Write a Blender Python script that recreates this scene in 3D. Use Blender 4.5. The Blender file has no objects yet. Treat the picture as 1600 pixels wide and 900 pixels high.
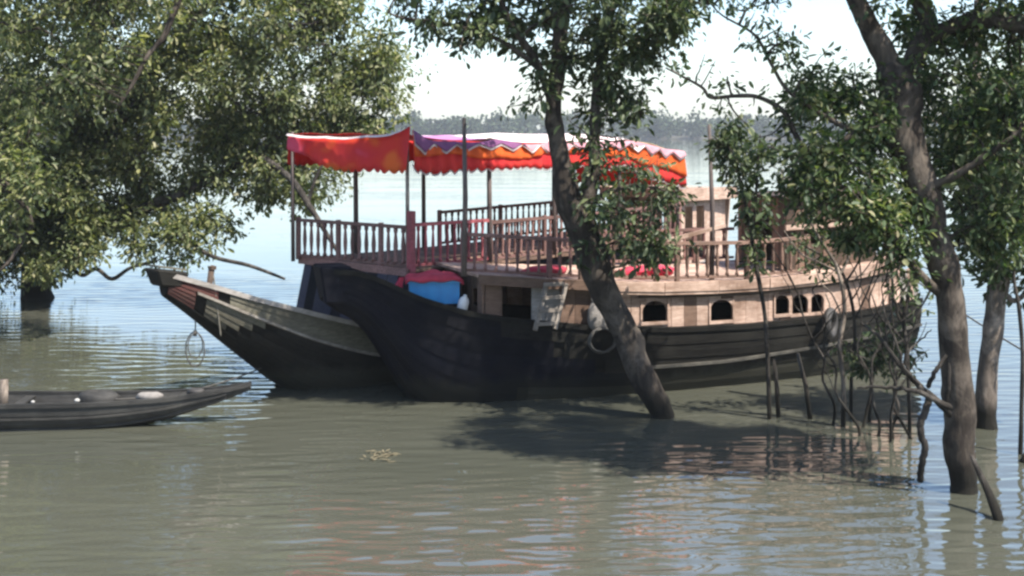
import bpy, math, random
import numpy as np
from mathutils import Vector, Matrix, noise as mnoise

R = math.radians
random.seed(7)
rng = np.random.default_rng(11)
scene = bpy.context.scene
COL = scene.collection

# ------------------------------------------------------------------ camera
CAM_H, FPX, HOR = 4.3, 2000.0, 204.0          # eye height (m), focal length and horizon row in photo pixels
cam_d = bpy.data.cameras.new('camera')
cam = bpy.data.objects.new('camera', cam_d)
COL.objects.link(cam)
cam.location = (0, 0, CAM_H)
cam.rotation_euler = (R(90), 0, 0)
cam_d.sensor_width = 36
cam_d.lens = 36 * FPX / 1600
cam_d.shift_y = -(450 - HOR) / 1600
cam_d.clip_start = 0.1
cam_d.clip_end = 6000
scene.camera = cam

# ------------------------------------------------------------------ light
SUN_DIR = Vector((0.74, -0.60, 1.45)).normalized()     # towards the sun: high, right, behind the viewer
SUN_EL = math.asin(SUN_DIR.z)
SUN_ROT = math.atan2(SUN_DIR.x, SUN_DIR.y)
world = bpy.data.worlds.new('World')
scene.world = world
world.use_nodes = True
wn = world.node_tree
bg = wn.nodes['Background']
sky = wn.nodes.new('ShaderNodeTexSky')
sky.sky_type = 'NISHITA'
sky.sun_disc = False
sky.sun_elevation = SUN_EL
sky.sun_rotation = SUN_ROT
sky.air_density = 1.0
sky.dust_density = 1.0
sky.ozone_density = 2.5
wn.links.new(sky.outputs[0], bg.inputs[0])
bg.inputs[1].default_value = 0.105
sun_d = bpy.data.lights.new('sun', 'SUN')
sun_d.energy = 3.9
sun_d.angle = R(0.6)
sun_d.color = (1.0, 0.94, 0.85)
sun = bpy.data.objects.new('sun', sun_d)
COL.objects.link(sun)
sun.rotation_euler = SUN_DIR.to_track_quat('Z', 'Y').to_euler()

scene.view_settings.view_transform = 'Standard'
scene.view_settings.look = 'None'
scene.view_settings.exposure = 1.45
scene.view_settings.gamma = 1.0
scene.render.engine = 'CYCLES'
scene.cycles.use_denoising = True
scene.cycles.max_bounces = 8
scene.cycles.transparent_max_bounces = 8
scene.cycles.volume_bounces = 1
scene.cycles.pixel_filter_type = 'BLACKMAN_HARRIS'
scene.cycles.filter_width = 2.6
scene.cycles.caustics_reflective = False
scene.cycles.caustics_refractive = False

def W(px, py, Y):
    """world point that stands Y metres away and appears at that place of the photo"""
    return Vector(((px - 800) * Y / FPX, Y, CAM_H - (py - HOR) * Y / FPX))
def Wy(px, py):
    """point on the water surface"""
    Y = CAM_H * FPX / (py - HOR)
    return Vector(((px - 800) * Y / FPX, Y, 0))

# ------------------------------------------------------------------ materials
def new_mat(name):
    m = bpy.data.materials.new(name)
    m.use_nodes = True
    nt = m.node_tree
    return m, nt, nt.nodes['Principled BSDF']
def N(nt, t, **kw):
    n = nt.nodes.new(t)
    for k, v in kw.items():
        setattr(n, k, v)
    return n
def ramp(nt, stops):
    r = N(nt, 'ShaderNodeValToRGB')
    els = r.color_ramp.elements
    while len(els) < len(stops):
        els.new(0.5)
    for e, (p, c) in zip(els, stops):
        e.position = p
        e.color = (*c, 1)
    return r
def col_mix(nt, fac, a, b, mode='MIX'):
    m = N(nt, 'ShaderNodeMix', data_type='RGBA', blend_type=mode)
    for sock, v in ((m.inputs[0], fac), (m.inputs[6], a), (m.inputs[7], b)):
        if hasattr(v, 'default_value') or hasattr(v, 'links'):
            nt.links.new(v, sock)
        elif isinstance(v, tuple):
            sock.default_value = (*v, 1)
        else:
            sock.default_value = v
    return m.outputs[2]
def noise(nt, scale, detail=4, rough=.6, stretch=None, dist=0.0):
    tc = N(nt, 'ShaderNodeTexCoord')
    n = N(nt, 'ShaderNodeTexNoise')
    n.inputs['Scale'].default_value = scale
    n.inputs['Detail'].default_value = detail
    n.inputs['Roughness'].default_value = rough
    n.inputs['Distortion'].default_value = dist
    src = tc.outputs['Object']
    if stretch:
        mp = N(nt, 'ShaderNodeMapping')
        mp.inputs['Scale'].default_value = stretch
        nt.links.new(src, mp.inputs[0])
        src = mp.outputs[0]
    nt.links.new(src, n.inputs[0])
    return n.outputs[0]

def wood(name, c1, c2, stretch=(1.2, 8, 8), rough=.75, vary=.35, grime=(.06, .05, .04), gfac=.5, bump=.35, spec=.25, mud=None):
    m, nt, b = new_mat(name)
    n1 = noise(nt, 3.5, 6, .65, stretch)
    r1 = ramp(nt, [(.3, c1), (.7, c2)])
    nt.links.new(n1, r1.inputs[0])
    oi = N(nt, 'ShaderNodeObjectInfo')
    mr = N(nt, 'ShaderNodeMapRange')
    mr.inputs[3].default_value = 1 - vary
    mr.inputs[4].default_value = 1 + vary
    nt.links.new(oi.outputs['Random'], mr.inputs[0])
    cb = N(nt, 'ShaderNodeCombineColor')
    for i in range(3):
        nt.links.new(mr.outputs[0], cb.inputs[i])
    c = col_mix(nt, 1.0, r1.outputs[0], cb.outputs[0], 'MULTIPLY')
    n2 = noise(nt, 1.7, 7, .7)
    r2 = ramp(nt, [(.42, (0, 0, 0)), (.68, (gfac,) * 3)])
    nt.links.new(n2, r2.inputs[0])
    c = col_mix(nt, r2.outputs[0], c, grime)
    if mud:                                   # dried silt left by the river above the waterline
        gp = N(nt, 'ShaderNodeNewGeometry')
        sx = N(nt, 'ShaderNodeSeparateXYZ')
        nt.links.new(gp.outputs['Position'], sx.inputs[0])
        n3 = noise(nt, 2.2, 6, .7, (1, 1, .6))
        ma_ = N(nt, 'ShaderNodeMath', operation='MULTIPLY_ADD')
        nt.links.new(n3, ma_.inputs[0])
        ma_.inputs[1].default_value = -.55
        nt.links.new(sx.outputs[2], ma_.inputs[2])
        r3 = ramp(nt, [(.0, (.75,) * 3), (.16, (0, 0, 0))])
        nt.links.new(ma_.outputs[0], r3.inputs[0])
        c = col_mix(nt, r3.outputs[0], c, mud)
    nt.links.new(c, b.inputs['Base Color'])
    b.inputs['Roughness'].default_value = rough
    b.inputs['Specular IOR Level'].default_value = spec
    bp = N(nt, 'ShaderNodeBump')
    bp.inputs['Strength'].default_value = bump
    bp.inputs['Distance'].default_value = .01
    nt.links.new(n1, bp.inputs['Height'])
    nt.links.new(bp.outputs[0], b.inputs['Normal'])
    return m

def plain(name, c, rough=.6, c2=None, scale=6, metallic=0, trans=0.0, bump=0.0):
    m, nt, b = new_mat(name)
    n1 = noise(nt, scale, 5, .65)
    r1 = ramp(nt, [(.3, c), (.72, c2 or tuple(x * .7 for x in c))])
    nt.links.new(n1, r1.inputs[0])
    nt.links.new(r1.outputs[0], b.inputs['Base Color'])
    b.inputs['Roughness'].default_value = rough
    b.inputs['Metallic'].default_value = metallic
    if bump:
        bp = N(nt, 'ShaderNodeBump')
        bp.inputs['Strength'].default_value = bump
        bp.inputs['Distance'].default_value = .02
        nt.links.new(n1, bp.inputs['Height'])
        nt.links.new(bp.outputs[0], b.inputs['Normal'])
    if trans:
        out = nt.nodes['Material Output']
        t = N(nt, 'ShaderNodeBsdfTranslucent')
        nt.links.new(r1.outputs[0], t.inputs[0])
        mx = N(nt, 'ShaderNodeMixShader')
        mx.inputs[0].default_value = trans
        nt.links.new(b.outputs[0], mx.inputs[1])
        nt.links.new(t.outputs[0], mx.inputs[2])
        nt.links.new(mx.outputs[0], out.inputs[0])
    return m

def leaf_mat(name, stops, trans=.42, rough=.5):
    m, nt, b = new_mat(name)
    g = N(nt, 'ShaderNodeNewGeometry')
    r = ramp(nt, stops)
    nt.links.new(g.outputs['Random Per Island'], r.inputs[0])
    n = noise(nt, .9, 2, .5)
    r2 = ramp(nt, [(.35, (.75, .78, .8)), (.65, (1.2, 1.15, 1.0))])
    nt.links.new(n, r2.inputs[0])
    c = col_mix(nt, 1.0, r.outputs[0], r2.outputs[0], 'MULTIPLY')
    nt.links.new(c, b.inputs['Base Color'])
    b.inputs['Roughness'].default_value = rough
    b.inputs['Specular IOR Level'].default_value = .4
    t = N(nt, 'ShaderNodeBsdfTranslucent')
    c2 = col_mix(nt, 1.0, c, (1.1, 1.25, .6), 'MULTIPLY')
    nt.links.new(c2, t.inputs[0])
    mx = N(nt, 'ShaderNodeMixShader')
    mx.inputs[0].default_value = trans
    nt.links.new(b.outputs[0], mx.inputs[1])
    nt.links.new(t.outputs[0], mx.inputs[2])
    nt.links.new(mx.outputs[0], nt.nodes['Material Output'].inputs[0])
    return m

def bark_mat(name, c1, c2, wet=(.022, .02, .016)):
    m, nt, b = new_mat(name)
    n1 = noise(nt, 9, 8, .75, (1, 1, .3), .4)
    r1 = ramp(nt, [(.36, c1), (.64, c2)])
    nt.links.new(n1, r1.inputs[0])
    n2 = noise(nt, 2.6, 7, .7, (1, 1, .6), .6)
    r2 = ramp(nt, [(.47, (0, 0, 0)), (.6, (.9,) * 3)])
    nt.links.new(n2, r2.inputs[0])
    c = col_mix(nt, r2.outputs[0], r1.outputs[0], tuple(min(1, x * 2.1) for x in c2))
    # tidal mud line: dark and wet for the lowest half metre above the river
    g = N(nt, 'ShaderNodeNewGeometry')
    sp = N(nt, 'ShaderNodeSeparateXYZ')
    nt.links.new(g.outputs['Position'], sp.inputs[0])
    ad = N(nt, 'ShaderNodeMath', operation='MULTIPLY_ADD')
    nt.links.new(n2, ad.inputs[0])
    ad.inputs[1].default_value = -.5
    nt.links.new(sp.outputs[2], ad.inputs[2])
    r3 = ramp(nt, [(.0, (1, 1, 1)), (.22, (0, 0, 0))])
    nt.links.new(ad.outputs[0], r3.inputs[0])
    c = col_mix(nt, r3.outputs[0], c, wet)
    nt.links.new(c, b.inputs['Base Color'])
    b.inputs['Roughness'].default_value = .9
    b.inputs['Specular IOR Level'].default_value = .12
    bp = N(nt, 'ShaderNodeBump')
    bp.inputs['Strength'].default_value = 1.0
    bp.inputs['Distance'].default_value = .05
    nt.links.new(n1, bp.inputs['Height'])
    nt.links.new(bp.outputs[0], b.inputs['Normal'])
    return m

M = {}
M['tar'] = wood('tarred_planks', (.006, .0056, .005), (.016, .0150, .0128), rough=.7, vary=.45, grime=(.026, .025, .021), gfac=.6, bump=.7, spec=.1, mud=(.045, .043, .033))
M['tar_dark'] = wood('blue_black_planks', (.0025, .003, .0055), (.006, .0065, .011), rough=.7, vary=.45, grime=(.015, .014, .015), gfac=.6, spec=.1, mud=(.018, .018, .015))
M['olive'] = wood('olive_planks', (.06, .054, .038), (.13, .12, .088), vary=.3)
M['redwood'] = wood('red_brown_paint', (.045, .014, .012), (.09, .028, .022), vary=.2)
M['pale'] = wood('weathered_pale_planks', (.34, .22, .165), (.62, .46, .37), vary=.12, grime=(.15, .09, .06), gfac=.85)
M['brown'] = wood('brown_planks', (.11, .065, .045), (.22, .14, .10), vary=.3)
M['darkbrown'] = wood('dark_brown_planks', (.045, .03, .022), (.10, .065, .045), vary=.3)
M['grey'] = wood('grey_planks', (.20, .18, .16), (.36, .33, .30), vary=.2)
M['ladder'] = wood('ladder_wood', (.16, .135, .11), (.30, .26, .22), vary=.2)
M['navy'] = wood('navy_painted_boards', (.018, .018, .030), (.04, .04, .06), vary=.3, grime=(.07, .06, .055), gfac=.4)
M['rail'] = wood('dark_red_rail', (.13, .065, .055), (.28, .16, .138), vary=.35)
M['railbrown'] = wood('brown_rail', (.11, .066, .05), (.26, .165, .125), vary=.35)
M['rail_bright'] = wood('bright_red_rail', (.26, .05, .06), (.42, .12, .13), vary=.2, gfac=.6)
M['post'] = wood('post_wood', (.07, .055, .05), (.15, .12, .11), stretch=(8, 8, 1.2), vary=.25)
M['trim'] = wood('bare_rub_rail', (.16, .14, .115), (.36, .32, .27), vary=.15, gfac=.8)
M['dulltrim'] = wood('worn_rub_rail', (.035, .032, .027), (.13, .12, .10), vary=.15, grime=(.02, .02, .018), gfac=.95)
M['red_cloth'] = plain('red_cloth', (.84, .075, .05), .85, (.70, .035, .05), 2.5, trans=.5, bump=.3)
M['orange_cloth'] = plain('orange_cloth', (.88, .22, .035), .85, (.80, .12, .03), 2.5, trans=.5, bump=.3)
M['pink_cloth'] = plain('pink_cloth', (.82, .10, .17), .8, (.68, .06, .11), 5, trans=.4)
M['crimson_cloth'] = plain('crimson_cloth', (.55, .05, .08), .85, (.36, .03, .05), 9, trans=.15)
M['pale_pink_cloth'] = plain('pale_pink_cloth', (.72, .42, .44), .85, (.55, .26, .32), 3, trans=.35)
M['purple_cloth'] = plain('purple_cloth', (.28, .10, .24), .8, (.18, .06, .16), 5, trans=.3)
M['white_cloth'] = plain('white_cloth', (.80, .74, .70), .8, (.70, .60, .58), 7, trans=.3)
M['rope'] = plain('rope', (.20, .18, .145), .9, (.10, .09, .07), 30)
M['dark_rope'] = plain('dark_rope', (.08, .075, .066), .9, (.05, .045, .04), 30)
M['rubber'] = plain('rubber', (.018, .017, .017), .7, (.05, .045, .04), 9)
M['blue'] = plain('blue_plastic', (.03, .30, .62), .4, (.025, .22, .50), 5)
M['white'] = plain('white_plastic', (.78, .77, .74), .5, (.6, .58, .54), 8)
M['old_foam'] = plain('old_foam', (.42, .41, .38), .8, (.25, .24, .22), 8)
M['sack'] = plain('sack', (.24, .22, .20), .9, (.13, .12, .11), 12, bump=.8)
M['canoe'] = wood('canoe_planks', (.016, .016, .015), (.042, .040, .037), rough=.65, vary=.25, grime=(.10, .095, .085), gfac=.4, bump=.6)
M['straw'] = plain('dry_straw', (.19, .16, .095), .9, (.11, .09, .05), 12)
M['mud'] = plain('mud', (.07, .065, .045), .9, (.05, .045, .03), .05)
M['tin'] = plain('tin_roof', (.13, .13, .135), .7, (.09, .085, .08), 1.0)
M['bark'] = bark_mat('grey_bark', (.026, .021, .018), (.068, .056, .045))
M['bark_dark'] = bark_mat('dark_bark', (.02, .018, .016), (.05, .044, .038))
M['bark_pale'] = bark_mat('pale_bark', (.07, .058, .048), (.17, .14, .115))
M['leaf_left'] = leaf_mat('grey_green_leaves', [(0, (.05, .075, .033)), (.3, (.095, .122, .055)), (.6, (.148, .172, .066)), (.85, (.23, .24, .10)), (1, (.34, .33, .22))])
M['leaf_mid'] = leaf_mat('dark_green_leaves', [(0, (0.026, 0.046, 0.019)), (.4, (0.052, 0.078, 0.033)), (.8, (0.091, 0.124, 0.052)), (1, (0.182, 0.195, 0.104))], trans=.25)
M['leaf_right'] = leaf_mat('mixed_green_leaves', [(0, (.026, .05, .022)), (.4, (.052, .088, .036)), (.72, (.10, .14, .055)), (.92, (.19, .21, .10)), (1, (.34, .32, .22))])
M['far_leaf'] = leaf_mat('far_wood', [(0, (.018, .034, .016)), (1, (.05, .075, .035))], trans=.1, rough=.8)

# front drape: red cloth dyed unevenly towards orange and pink
m, nt, b = new_mat('front_drape_cloth')
n_ = noise(nt, 1.15, 2, .4, (1, 1, 1.6))
r_ = ramp(nt, [(.34, (.90, .22, .05)), (.44, (.84, .075, .05)), (.56, (.80, .06, .07)), (.66, (.84, .13, .22))])
nt.links.new(n_, r_.inputs[0])
nt.links.new(r_.outputs[0], b.inputs['Base Color'])
b.inputs['Roughness'].default_value = .85
t_ = N(nt, 'ShaderNodeBsdfTranslucent')
nt.links.new(r_.outputs[0], t_.inputs[0])
mx_ = N(nt, 'ShaderNodeMixShader')
mx_.inputs[0].default_value = .5
nt.links.new(b.outputs[0], mx_.inputs[1])
nt.links.new(t_.outputs[0], mx_.inputs[2])
nt.links.new(mx_.outputs[0], nt.nodes['Material Output'].inputs[0])
M['front_cloth'] = m

# patched canopy top: strips of white, pink and yellow cloth sewn together
m, nt, b = new_mat('patched_canopy_top')
tc = N(nt, 'ShaderNodeTexCoord')
sp = N(nt, 'ShaderNodeSeparateXYZ')
nt.links.new(tc.outputs['Object'], sp.inputs[0])
mr = N(nt, 'ShaderNodeMapRange')
mr.inputs[1].default_value = 3.4
mr.inputs[2].default_value = 11.4
nt.links.new(sp.outputs[0], mr.inputs[0])
rr = ramp(nt, [(0, (.66, .05, .05)), (.14, (.40, .16, .34)), (.26, (.82, .70, .66)), (.62, (.78, .62, .60)), (.78, (.85, .70, .36)), (.9, (.80, .38, .42))])
rr.color_ramp.interpolation = 'CONSTANT'
nt.links.new(mr.outputs[0], rr.inputs[0])
nt.links.new(rr.outputs[0], b.inputs['Base Color'])
b.inputs['Roughness'].default_value = .85
M['canopy_top'] = m

# river water: silty, glossy, rippled
m, nt, b = new_mat('river_water')
c1 = noise(nt, .06, 3, .5, (1, 2.2, 1))
r1 = ramp(nt, [(.35, (.060, .063, .047)), (.65, (.084, .085, .065))])
nt.links.new(c1, r1.inputs[0])
nt.links.new(r1.outputs[0], b.inputs['Base Color'])
b.inputs['Roughness'].default_value = .03
b.inputs['IOR'].default_value = 2.1
b.inputs['Specular IOR Level'].default_value = .5
w1 = noise(nt, 1.1, 3, .55, (.38, 1.6, 1), .5)
w2 = noise(nt, 4.2, 2, .5, (.45, 1.6, 1), .3)
calm = noise(nt, .16, 2, .5, (.5, 1.6, 1))
rc = ramp(nt, [(.38, (.25,) * 3), (.62, (1,) * 3)])
nt.links.new(calm, rc.inputs[0])
ma = N(nt, 'ShaderNodeMath', operation='MULTIPLY_ADD')
nt.links.new(w2, ma.inputs[0])
ma.inputs[1].default_value = .16
nt.links.new(w1, ma.inputs[2])
bp = N(nt, 'ShaderNodeBump')
nt.links.new(rc.outputs[0], bp.inputs['Strength'])
bp.inputs['Distance'].default_value = .018
nt.links.new(ma.outputs[0], bp.inputs['Height'])
nt.links.new(bp.outputs[0], b.inputs['Normal'])
M['water'] = m

# ------------------------------------------------------------------ mesh helpers
class G:
    def __init__(self):
        self.v, self.f = [], []
    def add(self, verts, faces):
        o = len(self.v)
        self.v += [tuple(p) for p in verts]
        self.f += [tuple(i + o for i in f) for f in faces]
        return self
    def hexa(self, p):                       # 8 corners: bottom ring 0-3, top ring 4-7
        return self.add(p, [(3, 2, 1, 0), (4, 5, 6, 7), (0, 1, 5, 4), (1, 2, 6, 5), (2, 3, 7, 6), (3, 0, 4, 7)])
    def box(self, x0, x1, y0, y1, z0, z1):
        return self.hexa([(x0, y0, z0), (x1, y0, z0), (x1, y1, z0), (x0, y1, z0), (x0, y0, z1), (x1, y0, z1), (x1, y1, z1), (x0, y1, z1)])
    def bar(self, p, q, w, h, up=(0, 0, 1)):
        p, q = Vector(p), Vector(q)
        d = (q - p).normalized()
        up = Vector(up)
        s = d.cross(up)
        if s.length < 1e-4:
            s = d.cross(Vector((0, 1, 0)))
        s.normalize()
        t = s.cross(d).normalized()
        s *= w / 2
        t *= h / 2
        return self.hexa([p - s - t, q - s - t, q + s - t, p + s - t, p - s + t, q - s + t, q + s + t, p + s + t])
    def tube(self, pts, rad, seg=8, cap=True, closed=False):
        pts = [Vector(p) for p in pts]
        n = len(pts)
        if not hasattr(rad, '__len__'):
            rad = [rad] * n
        nrm = None
        rings = []
        for i in range(n):
            a = pts[(i - 1) % n] if (closed or i > 0) else pts[i]
            c = pts[(i + 1) % n] if (closed or i < n - 1) else pts[i]
            d = (c - a).normalized()
            if nrm is None:
                nrm = d.orthogonal().normalized()
            nrm = (nrm - d * nrm.dot(d)).normalized()
            bn = d.cross(nrm)
            rings.append([pts[i] + (nrm * math.cos(k * 2 * math.pi / seg) + bn * math.sin(k * 2 * math.pi / seg)) * rad[i] for k in range(seg)])
        V = [p for r in rings for p in r]
        F = []
        for i in range(n if closed else n - 1):
            j = (i + 1) % n
            for k in range(seg):
                l = (k + 1) % seg
                F.append((i * seg + k, i * seg + l, j * seg + l, j * seg + k))
        if cap and not closed:
            F.append(tuple(range(seg - 1, -1, -1)))
            F.append(tuple((n - 1) * seg + k for k in range(seg)))
        return self.add(V, F)
    def grid(self, rows):                    # rows of points -> quads
        nr, nc = len(rows), len(rows[0])
        return self.add([p for r in rows for p in r],
                        [(i * nc + j, i * nc + j + 1, (i + 1) * nc + j + 1, (i + 1) * nc + j) for i in range(nr - 1) for j in range(nc - 1)])
    def lathe(self, prof, seg=8, c=(0, 0, 0)):
        rows = [[(c[0] + r * math.cos(k * 2 * math.pi / seg), c[1] + r * math.sin(k * 2 * math.pi / seg), c[2] + z) for k in range(seg + 1)] for r, z in prof]
        return self.grid(rows)
    def mesh(self, name, mat, smooth=False):
        me = bpy.data.meshes.new(name)
        me.from_pydata(self.v, [], self.f)
        me.materials.append(mat)
        if smooth:
            me.polygons.foreach_set('use_smooth', [True] * len(me.polygons))
        me.update()
        return me
    def build(self, name, mat, parent=None, smooth=False, bevel=0, solid=0):
        o = bpy.data.objects.new(name, self.mesh(name, mat, smooth))
        COL.objects.link(o)
        o.parent = parent
        if solid:
            md = o.modifiers.new('thickness', 'SOLIDIFY')
            md.thickness = solid
            md.offset = 0
        if bevel:
            md = o.modifiers.new('bevel', 'BEVEL')
            md.width = bevel
            md.segments = 1
        return o
def tag(o, label=None, cat=None, group=None, kind=None):
    if label: o['label'] = label
    if cat: o['category'] = cat
    if group: o['group'] = group
    if kind: o['kind'] = kind
    return o
def empty(name, loc=(0, 0, 0), rz=0, parent=None):
    o = bpy.data.objects.new(name, None)
    COL.objects.link(o)
    o.location = loc
    o.rotation_euler = (0, 0, rz)
    o.empty_display_size = .2
    o.parent = parent
    return o
def inst(name, me, loc, parent=None, rz=0, scale=(1, 1, 1)):
    o = bpy.data.objects.new(name, me)
    COL.objects.link(o)
    o.parent = parent
    o.location = loc
    o.rotation_euler = (0, 0, rz)
    o.scale = scale
    return o
def interp(xs, ys):
    xs, ys = np.array(xs, float), np.array(ys, float)
    # smooth monotone-ish interpolation: linear sampled then softened
    g = np.linspace(xs[0], xs[-1], 241)
    v = np.interp(g, xs, ys)
    k = np.array([1, 2, 3, 4, 3, 2, 1], float)
    k /= k.sum()
    vp = np.concatenate([2 * v[0] - v[3:0:-1], v, 2 * v[-1] - v[-2:-5:-1]])
    v2 = np.convolve(vp, k, 'valid')
    return lambda u: float(np.interp(u, g, v2))
def smooth_path(pts, n=6, jitter=0.0):
    P = [Vector(p) for p in pts]
    out = []
    for i in range(len(P) - 1):
        p0, p1, p2, p3 = P[max(i - 1, 0)], P[i], P[i + 1], P[min(i + 2, len(P) - 1)]
        for k in range(n):
            t = k / n
            out.append(.5 * ((2 * p1) + (p2 - p0) * t + (2 * p0 - 5 * p1 + 4 * p2 - p3) * t * t + (3 * p1 - p0 - 3 * p2 + p3) * t ** 3))
    out.append(P[-1])
    if jitter:
        for i in range(1, len(out) - 1):
            out[i] = out[i] + Vector((random.gauss(0, jitter), random.gauss(0, jitter), random.gauss(0, jitter)))
    return out

# ------------------------------------------------------------------ river, far bank, haze
def ground_sheet(name, x0, x1, y0, y1, z, mat):
    o = G().add([(x0, y0, z), (x1, y0, z), (x1, y1, z), (x0, y1, z)], [(0, 1, 2, 3)]).build(name, mat)
    return o
def fast_mesh(name, verts, quads, mat):
    me = bpy.data.meshes.new(name)
    nv, nf = len(verts), len(quads)
    me.vertices.add(nv)
    me.vertices.foreach_set('co', np.ascontiguousarray(verts, dtype=np.float32).ravel())
    me.loops.add(nf * 4)
    me.polygons.add(nf)
    me.polygons.foreach_set('loop_start', np.arange(0, nf * 4, 4, dtype=np.int32))
    me.loops.foreach_set('vertex_index', np.ascontiguousarray(quads, dtype=np.int32).ravel())
    me.materials.append(mat)
    me.update(calc_edges=True)
    me.validate()
    return me
def unit(a):
    return a / np.maximum(np.linalg.norm(a, axis=-1, keepdims=True), 1e-9)
def leaf_arrays(pos, axis, nrm, length, width, fold=.18, curl=.15):
    """two folded quads per leaf: base, r1, r2, tip / base, tip, l2, l1"""
    n = len(pos)
    axis = unit(axis)
    nrm = unit(nrm - axis * (nrm * axis).sum(1, keepdims=True))
    side = np.cross(axis, nrm)
    L, w = length[:, None], width[:, None]
    base = pos
    tip = pos + axis * L - nrm * L * curl
    r1 = pos + axis * L * .38 + side * w * .42 + nrm * w * fold
    r2 = pos + axis * L * .75 + side * w * .45 + nrm * (w * fold - L * curl * .5)
    l1 = pos + axis * L * .38 - side * w * .42 + nrm * w * fold
    l2 = pos + axis * L * .75 - side * w * .45 + nrm * (w * fold - L * curl * .5)
    V = np.stack([base, r1, r2, tip, l2, l1], 1).reshape(-1, 3)
    b = (np.arange(n) * 6)[:, None]
    Q = np.concatenate([b + np.array([[0, 1, 2, 3]]), b + np.array([[0, 3, 4, 5]])], 1).reshape(-1, 4)
    return V, Q

WAVE = 0.85
# near water carries real wavelets (crests mostly across the view); the rest of the sheet joins it flat
ys = [7.0]
while ys[-1] < 46:
    ys.append(ys[-1] + .024 + max(0, ys[-1] - 14) * .0018)
ys = np.array(ys)
nc = 220
T = np.linspace(-1, 1, nc)
YY = np.repeat(ys[:, None], nc, 1)
XX = T[None] * (.47 * ys[:, None] + 2.0)
ZZ = np.zeros_like(XX)
calm_map = .66 + .34 * np.sin(XX * .33 + .9 * np.sin(YY * .21) + 1) * np.sin(YY * .52 + XX * .11 + .5)
for k in range(46):
    lam = .15 * 2 ** (rng.random() * 2.0)
    th = rng.normal(0, .20)
    kx, ky = math.sin(th) * 2 * math.pi / lam, math.cos(th) * 2 * math.pi / lam
    ZZ += .0022 * lam ** .9 * np.sin(kx * XX + ky * YY + rng.uniform(0, 6.28) + .5 * np.sin(XX * .8 + k))
fade = np.clip((1 - np.abs(T))[None] * 12, 0, 1) * np.clip((ys - 7) / 1.0, 0, 1)[:, None] * np.clip((46 - ys) / 9.0, 0, 1)[:, None]
ZZ *= fade * calm_map * WAVE
nr = len(ys)
V = np.stack([XX, YY, ZZ], 2).reshape(-1, 3)
ii, jj = np.meshgrid(np.arange(nr - 1), np.arange(nc - 1), indexing='ij')
q = (ii * nc + jj).ravel()
Q = np.stack([q, q + 1, q + nc + 1, q + nc], 1)
xa, xb = .47 * 7 + 2.0, .47 * ys[-1] + 2.0
o_ = len(V)
V = np.concatenate([V, np.array([(-1150, -80, 0), (1150, -80, 0), (1150, 1080, 0), (-1150, 1080, 0)], float)])
c0_, c1_, c2_, c3_ = 0, nc - 1, (nr - 1) * nc + nc - 1, (nr - 1) * nc
Q = np.concatenate([Q, np.array([(o_, o_ + 1, c1_, c0_), (o_ + 1, o_ + 2, c2_, c1_), (o_ + 2, o_ + 3, c3_, c2_), (o_ + 3, o_, c0_, c3_)])])
wme = fast_mesh('river_water', V, Q, M['water'])
wme.polygons.foreach_set('use_smooth', [True] * len(wme.polygons))
wo = bpy.data.objects.new('river_water', wme)
COL.objects.link(wo)
tag(wo, kind='structure')
rows = []
for i in range(61):
    x = -1100 + i * 2200 / 60
    e = 6 * math.sin(i * .7) + 5 * math.sin(i * 1.9)
    rows.append([(x, 648 + e, -.6), (x, 656 + e, .9), (x, 690 + e, 1.6), (x, 1000, 2.2), (x, 1040, -.6)])
tag(G().grid([list(r) for r in zip(*rows)]).build('far_bank', M['mud'], smooth=True), kind='structure')

# far wood: one mass of crowns across the river
cs = []
for k in range(1500):
    x = rng.uniform(-1000, 1000)
    y = rng.uniform(636, 715)
    big = 1.0 + .16 * math.sin(x * .021 + 1) + .10 * math.sin(x * .057)
    hgt = (9.0 + rng.random() * 2.6) * big
    if rng.random() < .05:
        hgt *= 1.35
    cs.append((x, y, hgt, rng.uniform(3, 6.5)))
P = []
for x, y, h, r in cs:
    n = 110
    d = unit(rng.normal(size=(n, 3)))
    rad = rng.uniform(.55, 1.05, (n, 1))
    P.append(np.array([x, y, .6 + h * .5]) + d * rad * np.array([r, r, h * .5]))
P = np.concatenate(P)
V, Q = leaf_arrays(P, rng.normal(size=P.shape), rng.normal(size=P.shape) + np.array([0, 0, .8]), rng.uniform(1.2, 2.6, len(P)), rng.uniform(1.0, 2.0, len(P)))
fo = bpy.data.objects.new('far_treeline', fast_mesh('far_treeline', V, Q, M['far_leaf']))
COL.objects.link(fo)
tag(fo, 'hazy wood along the far bank of the river', 'treeline', kind='stuff')

hz = G().box(-1200, 1200, -120, 1130, -1.6, 34).build('haze', M['white'])
hm = bpy.data.materials.new('river_haze')
hm.use_nodes = True
nt = hm.node_tree
nt.nodes.clear()
out = nt.nodes.new('ShaderNodeOutputMaterial')
pv = nt.nodes.new('ShaderNodeVolumePrincipled')
pv.inputs['Color'].default_value = (.90, .94, 1.0, 1)
pv.inputs['Density'].default_value = .0003
pv.inputs['Anisotropy'].default_value = .2
nt.links.new(pv.outputs[0], out.inputs['Volume'])
hz.data.materials.clear()
hz.data.materials.append(hm)
tag(hz, 'pale damp haze over the river', 'haze', kind='stuff')

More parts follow.
